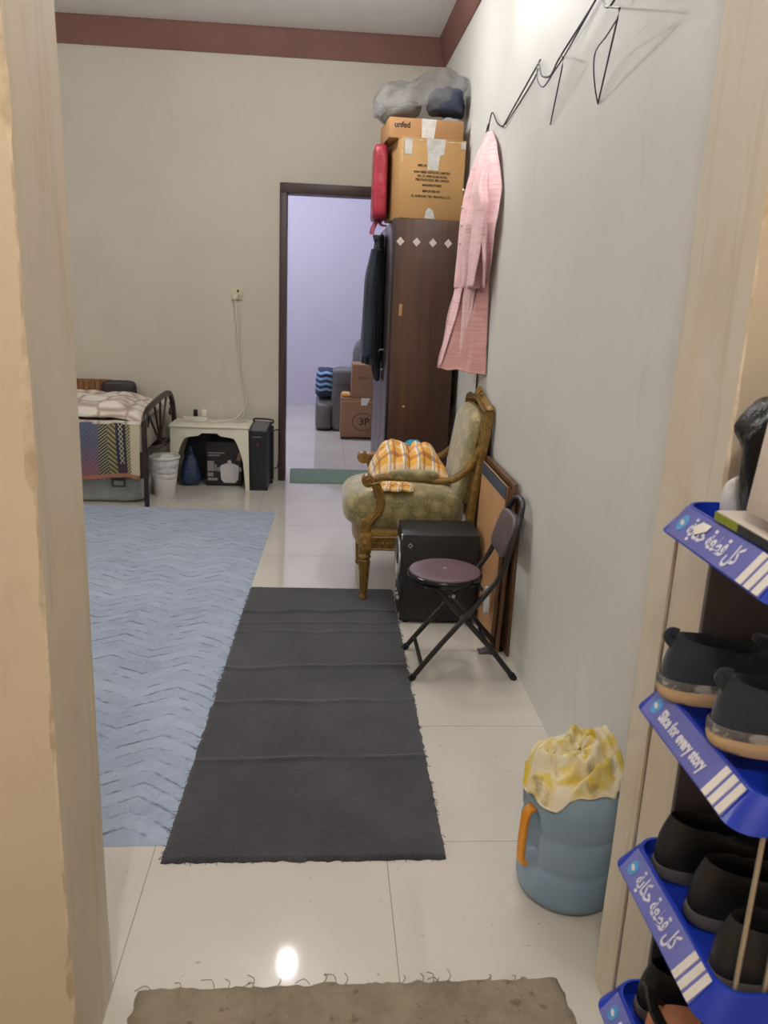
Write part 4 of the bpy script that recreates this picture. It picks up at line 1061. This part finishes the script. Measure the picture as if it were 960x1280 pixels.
# ------------------------------------------------------------------ far room
So2 = thing('sofa', 'grey leather sofa in the bright room beyond the doorway', 'sofa', (.4, 8.6, 0))
b = B(); b.sq((.0, 8.75, .15), (.09, .42, .15), .3, .3, 28, 14); b.sq((.05, 8.75, .25), (.12, .40, .08), .4, .3, 28, 14); obj('footrest', b, 'sofa', So2)
b = B(); b.sq((.62, 8.75, .21), (.56, .42, .21), .3, .25, 34, 16); obj('seat_base', b, 'sofa', So2)
b = B(); b.sq((.27, 8.44, .30), (.20, .10, .30), .3, .4, 30, 16); ar = obj('armrest', b, 'sofa', So2)
b = B(); b.sq((.27, 8.44, .55), (.195, .115, .105), .5, .5, 30, 16); obj('arm_cushion', b, 'sofa', ar)
b = B(); b.sq((.85, 9.05, .55), (.55, .14, .40), .4, .35, 34, 16); obj('backrest', b, 'sofa', So2)
def stripes_mat():
    g = G('blue_striped_bedding'); v = g.coord('Object'); x, y, z = g.sep(v)
    a = g.math('ADD', z, g.math('MULTIPLY', g.math('PINGPONG', g.math('ADD', x, 9.0), .06), .25))
    c = g.mix(stripe(g, a, .055, .024), lin((40, 50, 76)), lin((122, 160, 192)))
    c = g.mix(g.math('LESS_THAN', z, .10), c, lin((40, 48, 70)))
    g.base(c); g.set(Roughness=.9); return g.m
MT['stripes'] = stripes_mat()
b = B(); b.sq((.02, 8.62, .46), (.11, .26, .155), .5, .6, 34, 20, None, lambda p: p * (1 + .05 * sin(p.z * 60) + .06 * N3(p.x*12, p.y*12, p.z*12)))
tag(obj('rolled_bedding', b, 'stripes', origin=(.02, 8.62, .31)), 'dark blue bedding with light stripes piled on the sofa end in the far room', 'bedding')
t, fx, R = carton('carton', 'big brown carton with an oval mark standing on the far room floor beside the sofa', (.345, 8.07), (.36, .34, .385), 0, 'kraft_red', .022)
rt, fn = Vector((1, 0, 0)), Vector((0, -1, 0))
b = B(); b.sweep([fx(.62 + .30*cos(2*PI*k/40), .40 + .22*sin(2*PI*k/40), .001) for k in range(41)], .0028); obj('oval_mark', b, 'ink', t)
text('3P', .10, fx(.50, .32), rt, (0, 0, 1), 'ink', t, bold=.002)
for x in (.19, .50):
    for y in (7.93, 8.2):
        b = B(); b.box((x - .02, y - .02, 0), (x + .02, y + .02, .024), .003); obj('base_block', b, 'black', t)
facepatch(fx, fn, [(.02, .90), (.98, .90), (.98, .93), (.02, .93)], 'flap_line', 'kraft', t)
t2, fx2, R2 = carton('carton', 'smaller orange brown carton on top of the oval marked carton in the far room', (.40, 8.06), (.27, .30, .325), 0, 'kraft_red', .4085)
text('EXPORT', .035, fx2(.22, .55), rt, (0, 0, 1), 'ink', t2, width=.10)
facepatch(fx2, fn, [(.0, .97), (1, .97), (1, 1.0), (0, 1.0)], 'tape_edge', 'clear_tape', t2)
b = B(); b.sq((.215, 7.99, .432), (.045, .06, .022), .5, .5, 20, 10, None, lambda p: p * (1 + .15 * N3(p.x*30, p.y*30, p.z*30)))
tag(obj('snack_packet', b, 'yellow_pack', origin=(.215, 7.99, .41)), 'yellow packet on the edge of the oval marked carton', 'packet')
b = B(); b.grid(10, 10, lambda u, v: Vector((.36 + .09*u*(1 - .4*v), 7.888 - .004*N3(u*5, v*5) + (.05 if v == 0 else .0), .4105 - .075*max(0, v - .05))))
tag(solid(obj('tissue', b, 'tissue', origin=(.40, 7.888, .33)), .003), 'white tissue hanging over the front of the oval marked carton', 'tissue')

# ------------------------------------------------------------------ water bottle and rag
Bt = thing('water_bottle', 'large blue translucent water bottle standing in the corner behind the right pier', 'bottle', (.632, 1.685, 0))
bcx, bcy, R0 = .630, 1.69, .124
prof = [(.0, .004), (.085, .004), (.108, .0), (.119, .008), (.124, .03), (.125, .085), (.122, .10), (.1195, .106), (.1215, .113), (.124, .125), (.124, .18), (.1215, .19), (.1195, .196), (.1215, .203), (.124, .212), (.124, .262), (.120, .285), (.108, .308), (.085, .325), (.055, .334), (.034, .340), (.030, .345), (.030, .352)]
b = B(); seg = 64; rr = []
for r, z in prof:
    ring = []
    for i in range(seg):
        a = 2*PI*i/seg; k = r
        # recessed grip on the left (-x) side
        da = abs((a - PI - .15 + PI) % (2*PI) - PI)
        if r > .1 and .075 < z < .262:
            dz = min(1, (z - .075) / .03, (.262 - z) / .05)
            k = r - .040 * max(0, 1 - (da / .45) ** 2) ** .7 * max(0, dz)
        ring.append(Vector((bcx + k * cos(a), bcy + k * sin(a), z)))
    rr.append(ring)
b.rings(rr); obj('body', b, 'bottle', Bt, angle=60)
ha = PI + .15; hd = Vector((cos(ha), sin(ha), 0)); hc = Vector((bcx, bcy, 0))
b = B(); b.sweep(crom([hc + hd*.090 + Vector((0, 0, .082)), hc + hd*.118 + Vector((0, 0, .078)), hc + hd*.127 + Vector((0, 0, .10)), hc + hd*.125 + Vector((0, 0, .20)), hc + hd*.114 + Vector((0, 0, .230)), hc + hd*.090 + Vector((0, 0, .236))], 5), rect(.024, .010, .3), tuple(hd)); obj('handle', b, 'orange', Bt)
b = B(); b.lathe([(.034, .343), (.036, .346), (.036, .362), (.033, .366), (.002, .366)], (bcx, bcy, 0), 24, caps=False); obj('cap', b, 'white_plastic', Bt)
SHO = [(0, .366), (.036, .362), (.045, .338), (.055, .334), (.085, .325), (.108, .308), (.120, .285), (.126, .270)]
def ragf(u, v):
    a = 2*PI*u; r = v; ca, sa = cos(a), sin(a)
    rad = .004 + (.106 + .016 * max(0, -ca)) * r + .014 * N3(ca*2.2, sa*2.2, 5) * r
    x, y = rad * ca, rad * sa
    base = .372 - .048 * r ** 2.2 + .026 * x / .12 + .022 * y / .12
    sw = a * 1.0 + 4.5 * r + 1.6 * N3(ca*1.3, sa*1.3, r*1.5)
    env = min(1, r * 2.2 + .25)
    fold = (1 - abs(sin(sw * 1.5))) ** 1.4 * .034 * env + .022 * N3(x*15 + 3, y*15, 2) + .012 * abs(N3(x*30, y*30, 7))
    edge = max(0, r - .82) / .18
    z = base + fold - edge * (.034 + .03 * N3(ca*3, sa*3, 8))
    sh_ = .366
    for (r0, z0), (r1, z1) in zip(SHO, SHO[1:]):
        if r0 <= rad <= r1: sh_ = z0 + (z1 - z0) * (rad - r0) / (r1 - r0)
    if rad > SHO[-1][0]: sh_ = SHO[-1][1]
    return Vector((min(bcx + x, WX - .012), bcy + y, max(z, sh_ + .007)))
b = B(); b.grid(120, 44, ragf, 1.2, .5)
bmesh.ops.remove_doubles(b.bm, verts=b.bm.verts, dist=.0008)
tag(solid(obj('cleaning_rag', b, 'rag', origin=(bcx, bcy, .30), angle=180), .004, 1), 'crumpled yellow and cream rag draped over the neck of the blue water bottle', 'rag')

# ------------------------------------------------------------------ shoe rack: blue display trays on rods
Rk = thing('shoe_rack', 'blue four tier display rack with printed front strips, used for shoes beside the right pier', 'rack', (.66, .97, 0))
RX0, RX1, RY0, RY1 = .500, .850, .800, 1.140
TZ = (1.097, .808, .519, .228)
def rrect(x0, x1, y0, y1, r, z, n=6):
    pts = []
    for cx, cy, a0 in ((x1 - r, y1 - r, 0), (x0 + r, y1 - r, 90), (x0 + r, y0 + r, 180), (x1 - r, y0 + r, 270)):
        for k in range(n + 1):
            t_ = math.radians(a0 + 90 * k / n); pts.append(Vector((cx + r*cos(t_), cy + r*sin(t_), z)))
    return pts
stripe_tilt = Vector((.030, 0, .042))
STR = stripe_tilt.normalized(); STN = Vector((-STR.z, 0, STR.x))
AR = "\uFE94\uFEF3\uFE8E\uFEDC\uFEA3 \uFE94\uFECC\uFEC4\uFED7 \uFEDE\uFEDB"
for ti, z0 in enumerate(TZ):
    b = B()
    b.rings([rrect(RX0, RX1, RY0, RY1, .035, z0), rrect(RX0 + .030, RX1 - .008, RY0 + .012, RY1 - .012, .035, z0 + .042),
             rrect(RX0 + .034, RX1 - .012, RY0 + .016, RY1 - .016, .033, z0 + .042), rrect(RX0 + .030, RX1 - .012, RY0 + .014, RY1 - .014, .033, z0 + .012)])
    tray = obj('tray', b, 'tray', Rk, angle=50)
    P0 = lambda y, s: Vector((RX0, y, z0)) + stripe_tilt * s + STN * .0006
    b = patch([P0(1.103, .04), P0(.838, .04), P0(.838, .96), P0(1.103, .96)], STN, .0012); obj('label_strip', b, 'strip', tray, smooth=False)
    Yd = Vector((0, -1, 0))
    # emblem and three white stripes
    b = B(); cpt = Vector((RX0, 1.078, z0)) + stripe_tilt * .5 + STN * .002
    b.poly([cpt + Yd * .011*cos(2*PI*k/20) + STR * .013*sin(2*PI*k/20) for k in range(20)], STN * .0012); obj('emblem', b, 'logo', tray, smooth=False)
    b = B(); b.poly([cpt + STN * .0015 + Yd * .006*cos(2*PI*k/14 + .4) + STR * .004*sin(2*PI*k/14) for k in range(14)], STN * .0008); obj('emblem', b, 'print_white', tray, smooth=False)
    for k in range(3):
        y = .892 - .019 * k
        b = patch([Vector((RX0, y + dy, z0)) + stripe_tilt * s + STN * .0019 for dy, s in ((0, .04), (-.013, .04), (-.013 - .004, .95), (-.004, .95))], STN, .0012); obj('white_stripe', b, 'stripe_white', tray, smooth=False)
    org = Vector((RX0, 1.056, z0)) + stripe_tilt * .30 + STN * .002
    if ti in (0, 2): text(AR, .036, org, Yd, STR, 'letter', tray, bold=.0010, width=.140, lift=.001)
    else: text('Slice for every story', .026, org, Yd, STR, 'letter', tray, bold=.0013, width=.142, lift=.001)
for x, y, zb in ((.528, 1.122, 0), (.552, .826, 0), (.590, .822, 0), (.83, 1.122, 0), (.83, .822, 0)):
    b = B(); b.sweep([(x, y, zb), (x, y, TZ[0] + .02)], .003 if y > 1 else .0034, (0, 1, 0)); obj('rod', b, 'rod', Rk)
b = B(); b.box((.600, 1.146, .05), (.86, 1.156, TZ[0] + .004), .001); obj('shade_panel', b, 'panel', Rk)  # added dark sheet, stands in for shade on the pier's front face
b = B(); b.box((.862, .80, .05), (.870, 1.14, TZ[0] + .004), .001); obj('rear_panel', b, 'panel', Rk)
# white paper stuck on the top strip
b = patch([Vector((RX0, 1.045, 1.097)) + stripe_tilt*.55 + STN*.004, Vector((RX0, 1.030, 1.097)) + stripe_tilt*.40 + STN*.004, Vector((RX0, 1.012, 1.097)) + stripe_tilt*.62 + STN*.004, Vector((RX0, 1.010, 1.097)) + stripe_tilt*.82 + STN*.004, Vector((RX0, 1.032, 1.097)) + stripe_tilt*.80 + STN*.004], STN, .0012)
obj('paper_scrap', b, 'stripe_white', Rk, smooth=False)

# shoes ----------------------------------------------------------------
def foot_outline(a, L, Wd):
    """plan outline of a shoe, heel at -x"""
    x = cos(a); y = sin(a)
    wx = (1.0 if x > 0 else .80) - .12 * math.exp(-((x + .15)/.35)**2)
    return Vector((L/2 * math.copysign(abs(x)**.75, x), Wd/2 * wx * math.copysign(abs(y)**.8, y), 0))
def make_shoe(name, label, L, Wd, hh, loc, rz, mu, ms, trim=None, group=None, tab=True, low=.6):
    t = thing(name, label, 'shoe', loc, group)
    seg = 40; sh = .026
    def ring(k, z, tp=0.0):
        r = []
        for i in range(seg):
            p = foot_outline(2*PI*i/seg, L, Wd); r.append(Vector((p.x*k, p.y*k, z + tp * max(0, p.x/(L/2)) ** 3)))
        return r
    def mk(b, nm, mat, par): 
        for v in b.bm.verts: v.co = v.co + t.location
        return obj(nm, b, mat, par, angle=60)
    b = B(); b.rings([ring(.95, 0, .010), ring(1.0, .006, .008), ring(1.02, .016, .004), ring(1.0, sh)]); so = mk(b, 'sole', ms, t)
    if trim:
        b = B(); b.rings([ring(1.022, sh - .003), ring(1.024, sh + .006), ring(1.0, sh + .010)], caps=False); mk(b, 'foxing_band', trim, so)
    # upper: from sole edge to collar
    def collar(a):
        x = -.20*L + .235*L*cos(a); y = Wd*.27*sin(a)
        z = hh * (.93 + .10 * cos(a + PI) ** 2 * (1 if cos(a) < 0 else -.2)) - (.0 if cos(a) < 0 else .006)
        return Vector((x, y, z))
    rows = []
    for j in range(9):
        v = j / 8; r = []
        for i in range(seg):
            a = 2*PI*i/seg; p = foot_outline(a, L, Wd); p = Vector((p.x*.985, p.y*.985, sh - .004)); c = collar(a)
            q = p.lerp(c, v); z = p.z + (c.z - p.z) * (v ** (.62 if cos(a) > .2 else .95))
            bul = sin(PI*v) * (.010 if cos(a) > 0 else .006)
            d = Vector((p.x, p.y, 0)); d = d.normalized() if d.length else d
            r.append(Vector((q.x + d.x*bul, q.y + d.y*bul, z)))
        rows.append(r)
    for j in (1, 2):                                   # padded collar rolled inside
        rows.append([Vector((c.x*1.0 + (-.20*L - c.x)*.06*j, c.y*(1 - .06*j), c.z - .004*j*j)) for c in (collar(2*PI*i/seg) for i in range(seg))])
    rows.append([Vector((c.x + (-.20*L - c.x)*.1, c.y*.9, sh + .006)) for c in (collar(2*PI*i/seg) for i in range(seg))])
    b = B(); b.rings(rows, caps=False); up = mk(b, 'upper', mu, t)
    b = B(); b.rings([[Vector((c.x, c.y*.97, sh + .004)) for c in (collar(2*PI*i/seg) for i in range(seg))], [Vector((c.x, c.y*.97, sh + .010)) for c in (collar(2*PI*i/seg) for i in range(seg))]]); mk(b, 'insole', 'lining', t)
    b = B(); b.sq((.055*L, 0, hh*.93), (.10*L, Wd*.17, .008), .6, .6, 18, 8, Matrix.Rotation(math.radians(14), 4, 'Y')); mk(b, 'tongue', mu, t)
    b = B()
    for k in range(4):
        x = .06*L + k*.045*L; z = hh*(.93 - .085*k)
        b.sweep(crom([(x, -Wd*.24, z - .010), (x, 0, z + .008), (x, Wd*.24, z - .010)], 5), .0028)
    mk(b, 'laces', mu, t)
    if tab:
        b = B(); b.sweep(crom([(-.445*L, 0, hh*.86), (-.480*L, 0, hh*.97), (-.470*L, 0, hh*1.04), (-.440*L, 0, hh*1.02)], 5), rect(.018, .004, .2), (0, 1, 0)); mk(b, 'heel_tab', mu, up)
    t.rotation_euler = (0, 0, rz)
    return t
def copy_tree(o):
    c = o.copy(); COL.objects.link(c)
    for ch in o.children:
        d = ch.copy(); COL.objects.link(d); d.parent = c
        for g in ch.children:
            e = g.copy(); COL.objects.link(e); e.parent = d
    return c
z2 = TZ[1] + .0435
make_shoe('sneaker', 'navy suede sneaker with tan sole, farther of the pair on the second tray down', .285, .104, .098, (.650, 1.062, z2), math.radians(-4), 'shoe_navy', 'sole_tan', 'band_grey', 'navy sneakers on the rack')
s2 = copy_tree([o for o in bpy.data.objects if o.name == 'sneaker'][0]); s2.location = (.664, .918, z2); s2.rotation_euler = (0, 0, math.radians(-9))
s2['label'] = 'navy suede sneaker with tan sole, nearer of the pair on the second tray down'
z3 = TZ[2] + .0435
ds = make_shoe('dress_shoe', 'black shoe with grey sole edge, farthest of the three on the third tray down', .275, .098, .105, (.680, 1.070, z3 - .03), math.radians(-3), 'shoe_black', 'sole_dark', None, 'black shoes on the third tray', False)
for (x, y, a, lb) in ((.690, .965, -5, 'black shoe with grey sole edge, middle of the three on the third tray down'), (.672, .865, 2, 'black shoe with grey sole edge, nearest of the three on the third tray down')):
    c = copy_tree(ds); c.location = (x, y, z3 - .03); c.rotation_euler = (0, 0, math.radians(a)); c['label'] = lb
z4 = TZ[3] + .013
c = copy_tree(ds); c.name = 'dress_shoe'; c.location = (.69, 1.075, z4); c.rotation_euler = (0, 0, math.radians(-4)); c['label'] = 'black shoe at the far end of the lowest tray, beside the tan sandal'; c['group'] = 'shoes on the lowest tray'
# sandal
Sd = thing('sandal', 'tan leather sandal with black strap leaning on the lowest tray', 'sandal', (.67, .985, z4))
Mr = Matrix.Translation((.665, .985, z4 + .036)) @ Matrix.Rotation(math.radians(-10), 4, 'Z') @ Matrix.Rotation(math.radians(6), 4, 'Y')
b = B(); sgm = 40
b.rings([[Mr @ (foot_outline(2*PI*i/sgm, .265, .10) * k + Vector((0, 0, z))) for i in range(sgm)] for k, z in ((.96, 0), (1, .006), (1, .026), (.95, .031))]); obj('footbed', b, 'sandal', Sd, angle=60)
b = B(); b.sweep([Mr @ Vector(p) for p in crom([(-.05, -.052, .012), (-.06, -.046, .06), (-.065, 0, .088), (-.06, .046, .06), (-.05, .052, .012)], 5)], rect(.030, .005, .3), (1, 0, 0)); obj('strap', b, 'shoe_black', Sd)
b = B(); b.sweep([Mr @ Vector(p) for p in crom([(.05, -.052, .012), (.045, -.046, .045), (.04, 0, .065), (.045, .046, .045), (.05, .052, .012)], 5)], rect(.040, .005, .3), (1, 0, 0)); obj('strap', b, 'shoe_black', Sd)
b = B(); b.sweep([Mr @ Vector(p) for p in crom([(-.10, -.04, .02), (-.135, -.02, .06), (-.14, 0, .075), (-.135, .02, .06), (-.10, .04, .02)], 5)], rect(.024, .006, .3), (0, 0, 1)); obj('heel_strap', b, 'shoe_black', Sd)

# things on the top tray
z1 = TZ[0] + .0125
Bg = thing('bin_bag', 'black crumpled plastic bag standing upright on the top tray of the rack', 'bag', (.70, 1.06, z1))
def bbf(p):
    t = (p.z + .12) / .24
    k = .78 + .32 * math.exp(-((t - .72)/.2)**2) + .10 * math.exp(-((t - .1)/.2)**2) - .30 * max(0, t - .86) / .14
    n = .22 * N3(p.x*13 + 5, p.y*13, p.z*13) - .18 * abs(N3(p.x*20, p.y*20 + 4, p.z*20))
    return Vector((p.x*k*(1+n), p.y*k*(1+n), p.z))
b = B(); b.sq((.655, 1.055, z1 + .100), (.092, .062, .100), .6, .7, 44, 28, None, bbf); obj('body', b, 'bag_black', Bg)
b = B(); b.sq((.672, 1.050, z1 + .195), (.070, .048, .046), .8, .8, 30, 16, Matrix.Rotation(.5, 4, 'Y'), lambda p: p * (1 + .35 * N3(p.x*22, p.y*22 + 3, p.z*22))); obj('tied_top', b, 'bag_black', Bg)
Bx = thing('card_box', 'off white card box standing at the near end of the top tray', 'box', (.622, .885, z1 + .047))
Mb = Matrix.Rotation(math.radians(5), 4, 'Y')
b = B(); b.box((-.09, -.07, 0), (.11, .07, .135), .003, Matrix.Translation((.622, .885, z1 + .054)) @ Mb); obj('shell', b, 'box_white', Bx)
b = B(); b.box((-.092, -.072, .118), (.112, .072, .137), .003, Matrix.Translation((.622, .885, z1 + .054)) @ Mb); obj('lid', b, 'box_white', Bx)
Pk = thing('flat_pack', 'flat white pack with green front edge lying on the top tray under the card box', 'packet', (.63, .93, z1 + .0305))
b = B(); b.box((.528, .832, z1 + .0305), (.74, 1.02, z1 + .0455), .003); obj('shell', b, 'box_white', Pk)
b = patch([(.528, 1.017, z1 + .033), (.528, .955, z1 + .033), (.528, .955, z1 + .044), (.528, 1.017, z1 + .044)], (-1, 0, 0), .002); obj('green_edge', b, 'card_green', Pk, smooth=False)
b = patch([(.528, .954, z1 + .033), (.528, .84, z1 + .033), (.528, .84, z1 + .044), (.528, .954, z1 + .044)], (-1, 0, 0), .002); obj('black_edge', b, 'black', Pk, smooth=False)
tag(obj('white_bag', crumpled((.612, 1.112, z1 + .036), (.030, .012, .038), .8, .8, .3, 14, 6, 24, 14), 'white_bag', origin=(.64, 1.1, z1)), 'small white plastic bag behind the black bag on the top tray', 'bag')

# ------------------------------------------------------------------ lights
def lamp(name, label, loc, power, col, rad, holder=True):
    if holder:
        t = thing(name, label, 'lamp', (loc[0], loc[1], CEIL))
        b = B(); b.lathe([(.055, CEIL), (.055, CEIL - .012), (.030, CEIL - .030), (.012, CEIL - .034), (.012, CEIL - .19), (.026, CEIL - .20), (.028, CEIL - .245), (.022, CEIL - .252)], (loc[0], loc[1], 0), 28); obj('holder', b, 'lamp_white', t)
    L = bpy.data.lights.new(name + '_light', 'POINT'); L.energy = power; L.color = col; L.shadow_soft_size = rad
    o = bpy.data.objects.new(name + '_light', L); COL.objects.link(o); o.location = loc
    return o
lamp('ceiling_lamp', 'white ceiling lamp holder in the middle of the main room', (-.16, 4.30, 2.775), 27, (1.0, .985, .96), .03)
lamp('ceiling_lamp', 'white ceiling lamp holder in the room beyond the doorway', (-.6, 8.3, 2.85), 122, (.80, .83, 1.0), .08)
lamp('ceiling_lamp', 'white ceiling lamp holder in the entrance hall behind the viewer', (-.15, -.5, 2.75), 58, (1.0, .97, .92), .08)
# fluorescent tube high on the right wall
g = G('lit_tube'); g.set(Emission_Color=(1.0, .985, .97, 1.0), Emission_Strength=105.0); g.base((1, 1, 1, 1)); MT['lit_tube'] = g.m
g = G('fill_tube'); g.set(Emission_Color=(1.0, .99, .98, 1.0), Emission_Strength=150.0); g.base((1, 1, 1, 1)); MT['fill_tube'] = g.m
def tube_lamp(label, wx, sgn, y0, y1, z, mat):
    """fluorescent tube on a wall batten; sgn points from the wall into the room"""
    t = thing('tube_lamp', label, 'lamp', (wx, (y0 + y1)/2, z))
    xs = lambda a, c: (min(wx + sgn*a, wx + sgn*c), max(wx + sgn*a, wx + sgn*c))
    q = xs(0, .035); b = B(); b.box((q[0], y0 - .06, z - .015), (q[1], y1 + .06, z + .025), .005); obj('batten', b, 'lamp_white', t)
    b = B(); b.sweep([(wx + sgn*.075, y0, z - .01), (wx + sgn*.075, y1, z - .01)], .014, (1, 0, 0)); obj('tube', b, mat, t)
    q = xs(.03, .092)
    for y in (y0 - .02, y1):
        b = B(); b.box((q[0], y, z - .028), (q[1], y + .02, z + .012), .003); obj('tube_holder', b, 'lamp_white', t)
tube_lamp('white fluorescent tube fixture mounted high on the right wall', WX, -1, 2.55, 3.65, 2.80, 'lit_tube')
tube_lamp('unseen fill tube fixture added high on the left wall', -3.06, 1, 2.6, 3.8, 2.60, 'fill_tube')  # out-of-view tube added as broad fill for right wall and floor
w = bpy.data.worlds.new('world'); sc.world = w; w.use_nodes = True
w.node_tree.nodes['Background'].inputs[0].default_value = (.9, .92, 1, 1); w.node_tree.nodes['Background'].inputs[1].default_value = .02

# ------------------------------------------------------------------ camera
cam = bpy.data.cameras.new('camera'); co = bpy.data.objects.new('camera', cam); COL.objects.link(co)
cam.sensor_fit = 'VERTICAL'; cam.sensor_height = 24.0; cam.lens = 24.0 * 1015 / 1280; cam.clip_start = .02
cam.dof.use_dof = True; cam.dof.focus_distance = 4.2; cam.dof.aperture_fstop = 6.5
ya, pi_, ro = math.radians(4.55), math.radians(15.2), math.radians(2.4)
fw = Vector((sin(ya)*cos(pi_), cos(ya)*cos(pi_), -sin(pi_))); rr_ = Vector((cos(ya), -sin(ya), 0)); dn_ = fw.cross(rr_)
u_ = cos(ro)*rr_ - sin(ro)*dn_; v_ = sin(ro)*rr_ + cos(ro)*dn_
co.matrix_world = Matrix(((u_.x, -v_.x, -fw.x, 0), (u_.y, -v_.y, -fw.y, 0), (u_.z, -v_.z, -fw.z, 1.42), (0, 0, 0, 1)))
sc.camera = co
vs = sc.view_settings
sc.display_settings.display_device = 'sRGB'
vs.view_transform = 'Standard'; vs.look = 'None'; vs.gamma = 1; vs.use_curve_mapping = False; vs.exposure = 0.0
